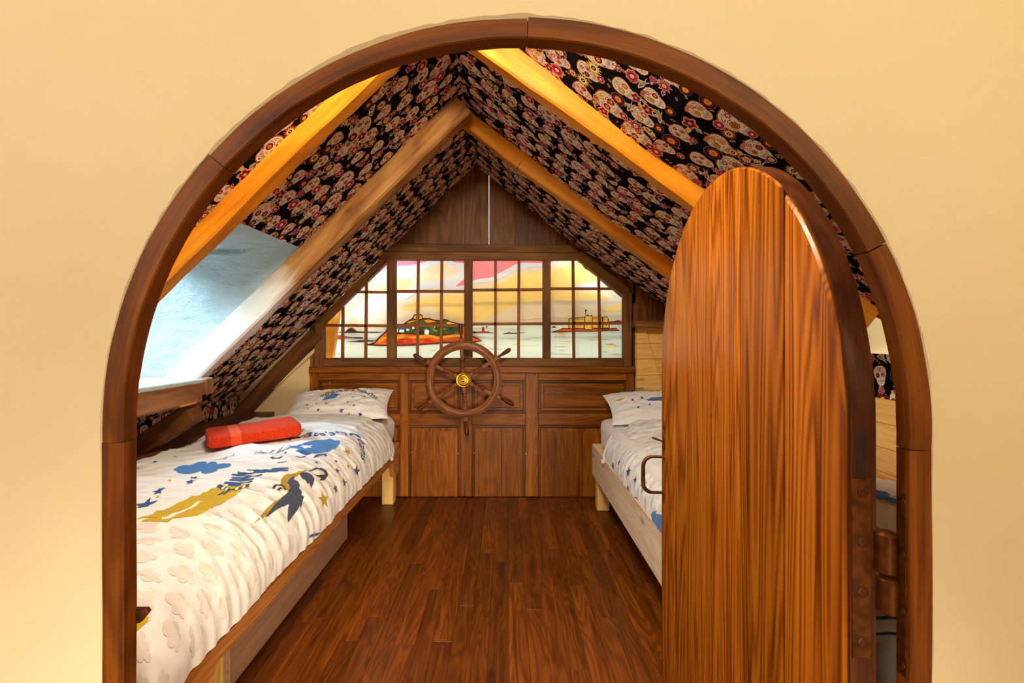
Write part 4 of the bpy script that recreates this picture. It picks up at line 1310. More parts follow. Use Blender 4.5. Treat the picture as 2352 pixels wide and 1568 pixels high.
mp(sm([(912, 612), (956, 607), (990, 598), (1032, 598), (1064, 604), (1064, 668), (1017, 667), (990, 662), (966, 666), (936, 686), (912, 690), (912, 676), (945, 664), (966, 652), (1008, 643), (1036, 638), (1056, 623), (1040, 611), (1027, 606), (1008, 605), (966, 619), (912, 618)], 70), GBL)
mp(sm([(1064, 645), (1086, 642), (1101, 640), (1130, 637), (1141, 630), (1171, 614), (1195, 604), (1245, 604), (1270, 602), (1282, 590), (1290, 590), (1282, 604), (1262, 610), (1245, 611), (1195, 620), (1171, 630), (1141, 643), (1101, 650), (1086, 655), (1064, 668)], 60), GBL)
mp([(1050, 575), (1270, 575), (1268, 602)] + sm([(1262, 603), (1245, 604), (1195, 604), (1171, 614), (1141, 630), (1130, 636), (1101, 640), (1086, 645), (1075, 652), (1053, 657), (1049, 655), (1062, 644), (1072, 634)], 40) + [(1076, 600)], PNK2)
mp([(900, 575), (1000, 575)] + sm([(1000, 596), (990, 598), (966, 604), (956, 607), (930, 610), (905, 612), (885, 619), (855, 634), (868, 620), (892, 606)], 24), PNK2)
mp(sm([(1028, 590), (1040, 601), (1066, 604), (1080, 600), (1080, 580), (1028, 580)], 16), PNK2)
mp([(715, 748), (790, 741), (890, 744)] + [(1064, 741), (1180, 738), (1250, 731), (1330, 728), (1440, 722), (1470, 718), (1470, 766), (715, 766)], HAZ)
mp([(715, 762), (890, 759), (1064, 752), (1090, 748), (1470, 747), (1470, 850), (715, 850)], SEA)
rm = random.Random(12)
for k in range(46):       # faint ripples on the water
    u, v = rm.uniform(760, 1430), rm.uniform(775, 818); w = rm.uniform(6, 26)
    mp([(u - w, v), (u, v - rm.uniform(.5, 1.3)), (u + w, v + .3), (u, v + rm.uniform(.5, 1.2))], rm.choice([(226, 222, 190), (192, 208, 198), (236, 220, 170), (198, 200, 178)]))
for u, v, c in ((1290, 769, (240, 204, 120)), (1400, 795, (244, 206, 120))):
    mp([(u - 9, v - 2), (u + 10, v - 3), (u + 7, v + 2), (u - 6, v + 3)], c)
# islets
mp(a2([(190, 1092), (300, 1085), (330, 1055), (370, 1038), (400, 1050), (440, 1082), (560, 1088), (800, 1090), (690, 1105), (300, 1106), (190, 1100)]), (70, 38, 28))
mo(a2([(175, 1162), (210, 1138), (255, 1132), (300, 1148), (380, 1160), (525, 1160), (510, 1170), (300, 1168), (178, 1174)]), (206, 60, 26), 1.2)
mp(a2([(300, 1212), (420, 1205), (480, 1193), (560, 1192), (680, 1196), (640, 1210), (480, 1220)]), (72, 34, 22))
mo(a3([(135, 1088), (200, 1092), (330, 1088), (402, 1106), (300, 1104), (135, 1106)]), (206, 70, 26), 1.2)
mo(a3([(258, 1106), (260, 1040), (280, 1040), (286, 1106)]), (206, 54, 24), 1.2)
ml(a3([(268, 1040), (270, 1024)]), 2.0)
mp(a3([(300, 1035), (308, 1018), (322, 1024), (330, 1036)]), (40, 34, 30))
mo(a3([(515, 1116), (560, 1106), (588, 1094), (620, 1104), (700, 1104), (810, 1098), (700, 1110)]), (220, 90, 32), 1.2)
mo(a3([(1115, 1035), (1150, 1022), (1174, 1038), (1120, 1044)]), (220, 92, 34), 1.0)
mp(a3([(1810, 962), (1880, 960), (1940, 946), (1975, 958), (2010, 958), (2010, 968), (1810, 968)]), (62, 42, 36))
# the green island with its red rocks
isl = a2([(575, 1250), (660, 1230), (720, 1160), (800, 1090), (810, 1060), (930, 1035), (1000, 1010), (1040, 985), (1090, 950), (1128, 930), (1150, 890), (1200, 872), (1245, 888), (1252, 928), (1340, 930), (1400, 950), (1470, 955), (1500, 940), (1540, 942), (1600, 970), (1690, 992), (1760, 1000), (1800, 1050), (1830, 1130), (1900, 1160), (1990, 1205), (1900, 1214), (1740, 1216), (1450, 1232), (1200, 1252), (930, 1262), (700, 1256)])
mo(isl, (228, 86, 20), 3.0)
mp(a2([(800, 1255), (930, 1235), (1200, 1232), (1450, 1215), (1740, 1200), (1900, 1208), (1740, 1216), (1450, 1232), (1200, 1252), (930, 1262)]), (120, 40, 18))
mp(a2([(690, 1225), (760, 1150), (830, 1160), (930, 1140), (1010, 1120), (1090, 1150), (1200, 1135), (1330, 1120), (1450, 1150), (1600, 1130), (1740, 1120), (1760, 1160), (1600, 1165), (1450, 1185), (1330, 1160), (1200, 1175), (1050, 1165), (930, 1185), (860, 1180), (780, 1200)]), (250, 156, 34))
mp(a2([(920, 1250), (960, 1190), (1040, 1205), (1120, 1180), (1150, 1230), (1000, 1245)]), (200, 44, 16))
mp(a2([(1230, 1235), (1300, 1190), (1400, 1205), (1440, 1225)]), (200, 44, 16))
mo(a2([(925, 1115), (930, 1035), (1040, 1030), (1210, 1030), (1300, 1005), (1460, 985), (1560, 1000), (1745, 1030), (1750, 1105), (1600, 1118), (1450, 1140), (1340, 1115), (1200, 1125), (1050, 1110)]), (52, 74, 34), 2.0)
mo(a2([(1130, 930), (1150, 890), (1200, 874), (1245, 890), (1250, 932), (1190, 940)]), (250, 170, 40), 2.0)
mo(a2([(1040, 990), (1090, 955), (1180, 940), (1250, 950), (1330, 932), (1400, 952), (1460, 955), (1440, 970), (1330, 985), (1250, 1000), (1150, 985)]), (250, 150, 36), 1.6)
mo(a2([(1540, 990), (1570, 962), (1690, 994), (1745, 1002), (1700, 1008), (1560, 1000)]), (250, 190, 60), 1.4)
mp(a2([(1090, 985), (1180, 950), (1260, 945), (1320, 985), (1240, 1000), (1200, 990)]), (64, 92, 40))
mp(a2([(1480, 1000), (1470, 960), (1510, 938), (1545, 960), (1540, 1000)]), (60, 92, 38))
for k in range(26):
    x, y = rm.uniform(960, 1720), rm.uniform(1040, 1105)
    mp(a2(disc(x, y, rm.uniform(18, 44), rm.uniform(10, 20), 8, rm.uniform(-.4, .4))), rm.choice([(26, 34, 18), (92, 124, 52), (72, 104, 44), (112, 140, 62)]))
for x, y, w, h in ((930, 1060, 28, 38), (965, 1075, 70, 24), (1050, 1058, 44, 22), (1125, 1040, 36, 22), (1278, 1085, 60, 42), (1395, 1030, 22, 14)):
    mo(a2([(x, y), (x + w * .2, y - h * .6), (x + w, y - h * .5), (x + w, y + h), (x + w * .1, y + h)]), (240, 236, 228), 1.0)
mp(a2([(925, 1048), (950, 1030), (1110, 1030), (1115, 1052), (1010, 1060)]), (84, 84, 96))
for k in range(16):
    x, y = rm.uniform(760, 1720), rm.uniform(1145, 1230); x2 = x + rm.uniform(30, 90)
    ml(a2([(x, y), ((x + x2) / 2, y + rm.uniform(-16, 16)), (x2, y + rm.uniform(-12, 12))]), .9)
# the fort on its rock
mo(a3([(1112, 1096), (1200, 1072), (1245, 1050), (1330, 1052), (1500, 1048), (1700, 1044), (1810, 1052), (1900, 1046), (1942, 1074), (1800, 1076), (1600, 1086), (1400, 1086)]), (222, 86, 30), 1.8)
mp(a3([(1600, 1046), (1760, 1044), (1900, 1048), (1840, 1064), (1700, 1066)]), (120, 48, 26))
FW = (250, 196, 84)
mo(a3([(1320, 1050), (1325, 932), (1350, 926), (1520, 915), (1520, 1050)]), FW, 1.8)
mo(a3([(1600, 1046), (1605, 912), (1730, 910), (1735, 1046)]), FW, 1.8)
mo(a3([(1735, 1046), (1738, 912), (1790, 908), (1806, 940), (1818, 1040), (1780, 1048)]), FW, 1.8)
mo(a3([(1515, 1062), (1520, 902), (1540, 896), (1606, 898), (1612, 912), (1612, 1062), (1560, 1066)]), (252, 206, 100), 1.8)
mp(a3([(1590, 1060), (1592, 905), (1610, 902), (1612, 1060)]), (226, 150, 50))
for x in (1345, 1385, 1425, 1465, 1500):
    mp(a3(disc(x, 1020, 5, 7, 6)), (60, 36, 24))
for x, y in ((1440, 945), (1655, 950), (1655, 1005), (1560, 955), (1540, 1010), (1750, 930), (1765, 1000), (1780, 1010)):
    ml(a3([(x, y - 9), (x + 1, y + 9)]), 1.0)
ml(a3([(1330, 945), (1420, 940), (1515, 934)]), .8); ml(a3([(1615, 932), (1735, 930)]), .8)
mp(a3([(1540, 896), (1552, 872), (1564, 896)]), (60, 44, 40)); mp(a3([(1588, 900), (1598, 876), (1610, 900)]), (60, 44, 40))
ml(a3([(1527, 896), (1522, 818)]), 1.1); mo(a3([(1522, 820), (1542, 828), (1538, 842), (1524, 846)]), (244, 240, 230), 1.0)
ml(a3([(1936, 1075), (1932, 1000)]), .8)
tag(link('mural', mural.build('mural'), M_CANVAS), 'printed sea view of a fort and red island behind the cabin window', 'mural')

# ---------------------------------------------------------------- ship's wheel
YH = 2.962
wc = at(1065, 872, YH)
wheel = tag(root('ship_wheel', wc), 'wooden ship wheel with six handles and brass hub on the panelling', 'ship wheel')
def ring(name, sec, mat, n=72):
    verts, faces, uv = [], [], []; m = len(sec)
    for i in range(n):
        a = 2 * math.pi * i / n
        for r, y in sec: verts.append((r * math.cos(a), y, r * math.sin(a)))
    cum = [0]
    for j in range(m): cum.append(cum[-1] + math.dist(sec[j], sec[(j + 1) % m]))
    for i in range(n):
        for j in range(m):
            k = (j + 1) % m; i2 = (i + 1) % n
            faces.append((i * m + j, i * m + k, i2 * m + k, i2 * m + j))
            uv += [(i * .02, cum[j]), (i * .02, cum[j + 1]), (i * .02 + .02, cum[j + 1]), (i * .02 + .02, cum[j])]
    me = pymesh(name, verts, faces); l = me.uv_layers.new(name='UVMap'); l.data.foreach_set('uv', [c for p in uv for c in p])
    bm = bmesh.new(); bm.from_mesh(me); bmesh.ops.recalc_face_normals(bm, faces=bm.faces); bm.to_mesh(me); bm.free()
    return link(name, me, mat, wheel, Matrix.Translation(wc), smooth=35)
ring('rim', [(.184, -.008), (.190, -.013), (.198, -.013), (.222, -.013), (.229, -.011), (.2335, -.006), (.2335, .012), (.228, .018), (.190, .018), (.184, .012)], M_WHEEL_UV)
ring('rim_band', [(.196, -.012), (.198, -.0175), (.203, -.0195), (.215, -.0195), (.2205, -.0175), (.2225, -.012)], M_WHEEL_UV)
ring('rim_band', [(.188, .017), (.190, .024), (.236, .024), (.238, .017)], M_WHEEL_UV)
def spoke_me():
    rows = [(.030, .0130, 1), (.067, .0130, 1), (.0685, .010, 0)]
    for i in range(4):
        x = .070 + i * .0165
        rows += [(x, .0062, 0), (x + .0035, .0105, 0), (x + .008, .0120, 0), (x + .0125, .0105, 0), (x + .0155, .0062, 0)]
    rows += [(.138, .010, 0), (.139, .0130, 1), (.187, .0130, 1), (.188, .006, 0), (.228, .006, 0), (.229, .0130, 1), (.253, .0130, 1), (.254, .006, 0)]
    seg = 16; verts, faces = [], []
    for x, r, sq in rows:
        for j in range(seg):
            a = 2 * math.pi * (j + .5) / seg; k = 1 / max(abs(math.cos(a)), abs(math.sin(a))) if sq else 1
            verts.append((x, r * k * math.cos(a), r * k * math.sin(a)))
    for i in range(len(rows) - 1):
        for j in range(seg):
            a, b = i * seg + j, i * seg + (j + 1) % seg; faces.append((a, b, b + seg, a + seg))
    faces.append(tuple(range(seg))[::-1]); faces.append(tuple((len(rows) - 1) * seg + j for j in range(seg)))
    return pymesh('spoke', verts, faces)
sp_me = spoke_me()
hd_me = lathe_me('handle', [(.252, .008), (.256, .0105), (.260, .007), (.264, .0098), (.268, .0068), (.280, .0088), (.298, .0118), (.316, .0136), (.330, .0134), (.339, .0108), (.3445, .006), (.346, .0)], 16)
for k in range(6):
    a = math.radians(-3.4 + 60 * k)
    M = frame((math.sin(a), 0, math.cos(a)), (0, 1, 0), wc)
    link('spoke', sp_me, M_WHEEL, wheel, M, smooth=40); link('handle', hd_me, M_HANDLE, wheel, M, smooth=50)
AX = frame((0, -1, 0), (0, 0, 1), wc)
link('hub', lathe_me('hub', [(-.018, .050), (.008, .050), (.012, .046)], 32), M_WHEEL, wheel, AX, smooth=40)
hub = link('hub_plate', lathe_me('hub_plate', [(.011, .0455), (.015, .0455), (.017, .043), (.0165, .037), (.019, .035), (.021, .030), (.0205, .022), (.023, .020), (.024, .0)], 36), M_BRASS, wheel, AX, smooth=30)
link('hub_bolt', lathe_me('hub_bolt', [(.022, .0125), (.0245, .0125), (.025, .0095), (.031, .0085), (.032, .006), (.029, .005), (.0285, 0)], 18), M_CHROME, hub, AX, smooth=30)
link('axle', lathe_me('axle', [(-.092, .018), (-.016, .018)], 16), M_WHEEL, wheel, AX, smooth=40)

# ---------------------------------------------------------------- beds
def make_bed(name, label, x0, x1, y0, y1, inner, z0, z1, mat, legmat, block):
    """inner: +1 when the visible long rail is on the +X side"""
    b = tag(root(name, ((x0 + x1) / 2, (y0 + y1) / 2, FZ)), label, 'bed', 'beds of the attic cabin')
    t = .028
    xi = x1 if inner > 0 else x0; xo = x0 if inner > 0 else x1
    for x, s, zz in ((xi, inner, z0), (xo, -inner, max(z0, -.80))):
        rail = bx('side_rail', x - s * t, x, y0, y1, zz, z1, mat, b, .004, 'y')
        if s == inner and block:
            bx('rail_moulding', x, x + s * .006, y0, y1, zz + .004, zz + .046, mat, rail, .003, 'y')
    for y in (y0 + t / 2, y1 - t / 2):
        bx('end_rail', min(xi, xo) + t + .001, max(xi, xo) - t - .001, y - t / 2, y + t / 2, z0, z1, mat, b, .003)
    lw = .07
    for x in (xi - inner * (t * .5 + lw * .5), xo + inner * (t * .5 + lw * .5)):
        for y in (y0 + lw / 2 + .03, y1 - lw / 2 - .03):
            bx('leg', x - lw / 2, x + lw / 2, y - lw / 2, y + lw / 2, FZ, z1 - .03, legmat, b, .003, 'z')
    if block:      # shaped blocks under the ends of the visible rail
        for ya, sg in ((y0, 1), (y1, -1)):
            P = [(ya, z0), (ya, z0 - .072)] + [(ya + sg * (.15 + .03 * math.sin(a)), z0 - .102 + .03 * math.cos(a) * 1) for a in np.linspace(math.pi, 1.6, 5)] + [(ya + sg * .185, z0 - .03), (ya + sg * .20, z0)]
            P = [(ya, z0 - .0005), (ya, z0 - .075), (ya + sg * .03, z0 - .105), (ya + sg * .115, z0 - .105), (ya + sg * .14, z0 - .075), (ya + sg * .15, z0 - .045), (ya + sg * .18, z0 - .0005)]
            if sg < 0: P = P[::-1]
            prism('corner_block', P, 0, t - .002, mat, b, frame((0, 1, 0), (0, 0, 1), (xi - (t - .001), 0, 0)), .002)
    for k in range(9):
        y = y0 + .12 + k * (y1 - y0 - .24) / 8
        bx('slat', min(xi, xo) + t + .001, max(xi, xo) - t - .001, y - .035, y + .035, z1 - .05, z1 - .03, mat, b, .002)
    return b
XR1 = -.67
bedL = make_bed('single_bed', 'honey pine single bed with moulded rail, standing over the grey drawer', -1.465, XR1, .95, 3.035, 1, -.764, -.680, M_PINE_RED, M_PINE, True)
bedR = make_bed('single_bed', 'pale whitish pine single bed with plain deep rail behind the open door', .522, 1.34, .80, 2.93, -1, -.852, -.668, M_PINE_PALE, M_PINE, False)

# drawer chest under the left bed
dw = tag(root('underbed_drawer', (-1.0, 1.92, FZ)), 'long grey wood-grain drawer on the floor under the pine bed', 'drawer')
DX = -.802
bx('front_panel', DX - .018, DX, 1.405, 2.446, FZ + .006, -.775, M_VENEER, dw, .001, 'y')
bx('end_panel', -1.38, DX - .0185, 1.408, 1.424, FZ + .006, -.80, M_PINE, dw, .001, 'x')
bx('end_panel', -1.38, DX - .0185, 2.428, 2.444, FZ + .006, -.80, M_PINE, dw, .001, 'x')
bx('back_panel', -1.40, -1.381, 1.408, 2.444, FZ + .006, -.80, M_PINE, dw, .001, 'y')
bx('bottom_panel', -1.38, DX - .019, 1.425, 2.427, FZ + .008, FZ + .018, M_PINE, dw, .001, 'y')
bx('stile', DX - .045, DX - .019, 1.398, 1.4075, FZ + .006, -.775, M_PINE, dw, .001, 'z')
for x in (-1.36, -.84):
    for y in (1.44, 2.41):
        bx('foot', x - .015, x + .015, y - .015, y + .015, FZ, FZ + .0065, M_PINE, dw, 0, 'x')

def make_mattress(x0, x1, y0, y1, z0, z1, label, seed):
    bm = bmesh.new(); bmesh.ops.create_cube(bm, size=1.0)
    bmesh.ops.scale(bm, vec=(x1 - x0, y1 - y0, z1 - z0), verts=bm.verts)
    bmesh.ops.bevel(bm, geom=bm.edges[:], offset=.06, segments=6, affect='EDGES', profile=.55)
    bmesh.ops.subdivide_edges(bm, edges=[e for e in bm.edges if e.calc_length() > .2], cuts=70, use_grid_fill=True)
    bm.normal_update()
    for v in bm.verts:
        p = v.co
        w = (1 - abs(noise.noise(Vector((p.x * 9 + seed, p.y * 16, p.z * 14))))) ** 4 * .007 + noise.noise(Vector((p.x * 4, p.y * 4, p.z * 12 + seed))) * .004
        if p.z > -(z1 - z0) * .4: v.co = p + v.normal * (w - .004)
    me = bmmesh('mattress', bm)
    return tag(link('mattress', me, M_SHEET, None, Matrix.Translation(((x0 + x1) / 2, (y0 + y1) / 2, (z0 + z1) / 2)), smooth=True), label, 'mattress')
make_mattress(-1.462, -.688, 1.0, 3.03, -.679, -.508, 'mattress in a white fitted sheet on the honey pine bed', 1)
make_mattress(.560, 1.335, .85, 2.92, -.695, -.508, 'mattress in a white fitted sheet on the pale whitish pine bed', 2)

BASE, CLD = (240, 238, 237), (226, 219, 211)
NAVY, BLUE, DBLU, GOLD, DGLD, INK = (58, 66, 92), (66, 122, 186), (46, 84, 140), (196, 164, 22), (170, 138, 14), (54, 46, 40)

def duvet_surf(prof, yf, yh, drop, fold, seed, inner_hi):
    """prof: cross-section (x, z) left to right; b runs from the hem at the foot to the head"""
    pr = smooth_path(prof, 120); cum = [0]
    for i in range(1, len(pr)): cum.append(cum[-1] + math.dist(pr[i], pr[i - 1]))
    A = np.linspace(0, cum[-1], 105); px = np.interp(A, cum, [p[0] for p in pr]); pz = np.interp(A, cum, [p[1] for p in pr])
    path = smooth_path([(yf + .02, -drop), (yf + .004, -drop * .6), (yf, -.10), (yf + .012, -.045), (yf + .045, -.012), (yf + .10, 0), (yf + .5, .004), ((yf + yh) / 2, 0), (yh - .10, 0), (yh - .02, -.004), (yh + .004, -.02), (yh - .002, -.036), (yh - .04, -.046)], 300)
    cb = [0]
    for i in range(1, len(path)): cb.append(cb[-1] + math.dist(path[i], path[i - 1]))
    B = np.linspace(0, cb[-1], 250); qy = np.interp(B, cb, [p[0] for p in path]); qz = np.interp(B, cb, [p[1] for p in path])
    P = np.zeros((len(A), len(B), 3))
    zt = max(pz)
    for i in range(len(A)):
        side = min(1.0, max(0, (zt - pz[i]) / .16))
        P[i, :, 0] = px[i]; P[i, :, 1] = qy; P[i, :, 2] = pz[i] + qz * (1 - .45 * side)
    s = Surf(A, B, P)
    D = np.zeros(P.shape[:2])
    xm = (px[0] + px[-1]) / 2
    for i in range(len(A)):
        e = (i / (len(A) - 1)) if inner_hi else 1 - i / (len(A) - 1)
        sd = max(0, min(1, (e - .62) / .3))
        for j in range(len(B)):
            x, y, z = P[i, j]
            r1 = 1 - abs(noise.noise(Vector((x * 2.2 + z * 2 + seed, y * 10 + x * 2.5, 1.7))))
            r2 = 1 - abs(noise.noise(Vector((x * 5 + seed, y * 19 - x * 6, 5.1))))
            r3 = noise.noise(Vector((x * 30, y * 30, z * 30 + seed)))
            g = noise.noise(Vector((x * 3 + z * 4 + seed, y * 34, 9.0)))
            g2 = 1 - abs(noise.noise(Vector((z * 5 + seed, y * 22 + z * 5, 3.0))))
            lump = noise.noise(Vector((x * 3.5, y * 3.0, seed)))
            D[i, j] = .012 * lump + .014 * (r1 ** 4 - .3) * (1 - .65 * sd) + .008 * (r2 ** 4 - .3) * (1 - .45 * sd) + .0012 * r3 + sd * (.003 * g + .004 * (g2 ** 4 - .3))
            f = (y - fold(x)) / .012
            D[i, j] += .011 * max(0, min(1, f))
    s2 = Surf(A, B, P + s.Nn * D[:, :, None])
    # underside so that the quilt has a body at its hems
    return s2


def hem(acc, s, w=.012):
    n, m = s.P.shape[:2]; inn = s.P - s.Nn * w
    ring_ = [(i, 0) for i in range(n)] + [(n - 1, j) for j in range(1, m)] + [(i, m - 1) for i in range(n - 2, -1, -1)] + [(0, j) for j in range(m - 2, 0, -1)]
    V = [tuple(s.P[i, j]) for i, j in ring_] + [tuple(inn[i, j]) for i, j in ring_]; k = len(ring_)
    acc.add(V, [(a, (a + 1) % k, k + (a + 1) % k, k + a)[::-1] for a in range(k)], BASE)


def finish(acc, name, label, cat):
    me = acc.build(name); o = link(name, me, M_DUVET, smooth=True)
    return tag(o, label, cat)

# left quilt
profL = [(-1.472, -.530), (-1.44, -.505), (-1.36, -.488), (-1.2, -.478), (-1.0, -.470), (-.86, -.474), (-.765, -.492), (-.70, -.525), (-.660, -.575), (-.641, -.63), (-.642, -.686)]
sL = duvet_surf(profL, .885, 2.74, .23, lambda x: 2.42 + .05 * x + .05 if x < -.76 else 9, 3.3, True)
dL = Acc(); dL.add(sL.P.reshape(-1, 3), sL.faces(), BASE); hem(dL, sL)
p3 = lambda L: [sL.cast(600 + .14456 * x, 900 + .14456 * y) for x, y in L]
p4 = lambda L: [sL.cast(310 + .1658 * x, 1000 + .1658 * y) for x, y in L]
p5 = lambda L: [sL.cast(300 + .2806 * x, 860 + .2806 * y) for x, y in L]
LA, LB = sL.A[-1], sL.B[-1]
rc = random.Random(9)
row = 0; b = .02
while b < LB - .08:
    a = .03 + (row % 2) * .042
    while a < LA - .02:
        if b < .58 - .12 * (a / LA) or a > LA - .30 + (0.06 if b > 1.2 else 0):
            sL.decal(dL, cloud(a + rc.uniform(-.006, .006), b + rc.uniform(-.006, .006), .031, rc.uniform(-.3, .3) + 1.5), CLD, 1, .0085) if False else \
                sL.decal(dL, cloud(a + rc.uniform(-.006, .006), b + rc.uniform(-.006, .006), .029, rc.uniform(-.5, .5)), CLD, 1, .0085)
        a += .084
    b += .056; row += 1
d = lambda P, c, l=2, h=.0075: sL.decal(dL, P, c, l, h)
# blue cloud
d(p4([(530, 480), (600, 430), (680, 415), (760, 415), (850, 380), (910, 365), (970, 362), (995, 375), (985, 405), (1060, 362), (1110, 365), (1140, 385), (1130, 400), (1230, 385), (1310, 390), (1335, 410), (1300, 440), (1145, 465), (1140, 490), (1050, 520), (970, 532), (925, 522), (920, 508), (945, 490), (850, 515), (720, 533), (600, 520)]), BLUE)
# yellow trousers, belt and drawstring
d(p4([(1130, 720), (1190, 675), (1260, 705), (1420, 710), (1500, 672), (1590, 690), (1570, 735), (1480, 745), (1400, 830), (1250, 915), (1090, 992), (980, 1055), (860, 1112), (700, 1130), (520, 1150), (430, 1205), (240, 1202), (90, 1188), (350, 1152), (10, 1165), (190, 1115), (420, 1025), (640, 920), (870, 840), (1000, 780)]), GOLD)
d(stroke(p4([(930, 920), (840, 960), (760, 1015), (640, 1065), (520, 1110), (430, 1150), (370, 1152)]), [.004, .008, .010, .010, .012, .016, .018]), BASE, 4)
d(p4([(1130, 720), (1180, 678), (1200, 692), (1230, 710), (1330, 750), (1400, 738), (1500, 705), (1590, 672), (1570, 712), (1480, 742), (1400, 766), (1300, 762), (1180, 755)]), (64, 62, 64), 4)
for q in ([(1210, 750), (1240, 712)], [(1250, 760), (1290, 728)], [(1400, 760), (1425, 728)], [(1490, 735), (1520, 700)]): d(stroke(p4(q), .007), BASE, 5)
for q in ([(1300, 760), (1220, 795), (1150, 832)], [(1310, 765), (1265, 800), (1215, 815), (1250, 822)]): d(stroke(p4(q), .006), (64, 72, 80), 5)
# striped jersey
for q in ([(1290, 690), (1400, 692), (1470, 682)], [(1240, 655), (1330, 660), (1450, 664), (1620, 630)], [(1310, 617), (1450, 626), (1650, 597)], [(1340, 588), (1500, 590), (1720, 560)],
          [(1400, 560), (1560, 566), (1760, 540)], [(1340, 543), (1420, 552), (1560, 545)], [(1420, 522), (1600, 524), (1800, 510)], [(1560, 480), (1700, 495), (1880, 486), (2130, 462)],
          [(1720, 500), (1950, 496), (2120, 482)], [(1640, 512), (1800, 514)], [(1890, 466), (2010, 460), (2120, 452)]):
    n = len(q); d(stroke(p4(q), [.010] + [.015] * (n - 2) + [.007]), DBLU, 3)
# face: closed eyes, mouth, hair
for q in ([(1890, 300), (1915, 320), (1980, 318), (2040, 290)], [(2230, 288), (2270, 305), (2320, 300), (2365, 285)]): d(stroke(p4(q), [.010, .012, .010, .005]), DBLU, 3)
d(stroke(p4([(1970, 378), (2040, 374), (2110, 360)]), .005), (110, 124, 150), 3); d(stroke(p4([(2078, 252), (2092, 226)]), [.010, .005]), DBLU, 3)
for q in ([(1640, 262), (1800, 240), (1950, 200)], [(1740, 255), (1900, 220), (2050, 165)], [(1660, 240), (1750, 215)], [(1810, 262), (2000, 215), (2110, 170)], [(1970, 240), (2110, 195), (2200, 165)], [(1120, 345), (1270, 300), (1380, 260)]):
    d(stroke(p4(q), [.002, .005, .003][:len(q)]), (90, 110, 140), 3)
# blue hat with its white skull and the knot
d(p3([(415, 855), (560, 858), (640, 830), (720, 800), (900, 765), (1040, 757), (1130, 760), (1250, 775), (1245, 830), (1180, 900), (1060, 960), (930, 972), (800, 962), (790, 990), (720, 1005), (600, 960), (540, 940), (590, 915), (510, 885)]), BLUE)
d(p3([(600, 945), (800, 950), (795, 985), (720, 1005), (640, 985)]), DBLU, 3)
d(p3([(620, 868), (680, 850), (820, 845), (770, 872), (800, 888), (730, 890), (690, 905), (670, 885)]), BASE, 3)
d(p3([(820, 1058), (850, 1015), (910, 990), (1030, 978), (1048, 1005), (1020, 1030), (985, 1000), (930, 1010), (905, 1030), (860, 1045)]), DBLU, 3)
d(p3([(555, 598), (640, 585), (685, 585), (665, 630), (600, 655)]), (176, 164, 30), 3)
# lettering bent round the hat
tp, tt = text_tris("Pirate's Dreams", .075)
base = smooth_path(p3([(420, 780), (520, 752), (640, 725), (760, 712), (900, 695), (1040, 688), (1180, 684), (1290, 678), (1400, 690), (1490, 725), (1545, 790), (1568, 870), (1575, 960), (1580, 1075)]), 60)
tp = along_path(tp, base)
rp_, rt_ = refine(tp, tt, .008); sL.put_tris(dL, rp_, rt_, DBLU, 3)
# parrot
d(p5([(1500, 775), (1420, 785), (1350, 805), (1290, 815), (1255, 828), (1230, 860), (1224, 900), (1250, 930), (1290, 950), (1285, 965), (1180, 1040), (1110, 1100), (1050, 1170), (1005, 1222), (1090, 1170), (1200, 1080), (1290, 985), (1315, 930), (1295, 890), (1330, 840), (1420, 800)]), DGLD, 2)
d(p5([(1305, 850), (1345, 835), (1335, 860), (1370, 880), (1385, 910), (1375, 930), (1400, 960), (1395, 985), (1418, 1000), (1405, 1040), (1390, 1100), (1380, 1070), (1340, 1140), (1285, 1215), (1280, 1165), (1295, 1060), (1230, 1085), (1150, 1140), (1095, 1178), (1180, 1060), (1285, 965), (1305, 930), (1280, 890)]), NAVY, 3)
d(p5([(1380, 815), (1440, 800), (1485, 825), (1502, 865), (1490, 905), (1475, 930), (1462, 890), (1445, 895), (1430, 865), (1405, 855)]), NAVY, 3)
d(p5([(1430, 792), (1500, 768), (1560, 764), (1600, 785), (1616, 820), (1602, 842), (1590, 825), (1575, 790), (1530, 776)]), NAVY, 4)
d(p5([(1500, 820), (1540, 826), (1590, 820), (1606, 838), (1580, 868), (1540, 868), (1560, 850), (1530, 838)]), INK, 5)
d(stroke(p5([(1165, 935), (1185, 908), (1230, 906), (1262, 925)]), .008), INK, 4); d(stroke(p5([(1205, 950), (1225, 932), (1270, 940)]), .008), INK, 4)
d(p5([(1455, 1335), (1480, 1305), (1520, 1296), (1560, 1290), (1520, 1318)]), DBLU, 3)
d([sL.cast(*q) for q in ((300, 1436), (318, 1420), (342, 1416), (338, 1428), (318, 1446), (300, 1460))], GOLD, 3)
for (u, v), r, c in (((200, 718), .013, DBLU), ((365, 672), .008, DBLU), ((230, 958), .017, DBLU), ((120, 1070), .030, DBLU), ((515, 850), .017, DBLU), ((490, 880), .015, DBLU), ((1690, 788), .017, NAVY),
                     ((1845, 792), .027, NAVY), ((1745, 885), .024, NAVY), ((1675, 935), .021, NAVY), ((1680, 712), .010, NAVY), ((1522, 722), .010, DBLU), ((1775, 633), .023, DGLD), ((1780, 752), .013, DGLD),
                     ((1577, 1025), .033, DGLD), ((425, 630), .011, GOLD), ((437, 597), .010, GOLD), ((45, 775), .016, GOLD), ((222, 1005), .008, GOLD), ((320, 870), .007, GOLD)):
    c0 = p5([(u, v)])[0]; d(star(c0[0], c0[1], r, rc.uniform(-.4, .4), .38), c, 4)
finish(dL, 'duvet', "white child's duvet printed with pirate and Pirate's Dreams lettering, under the orange towel", 'duvet')

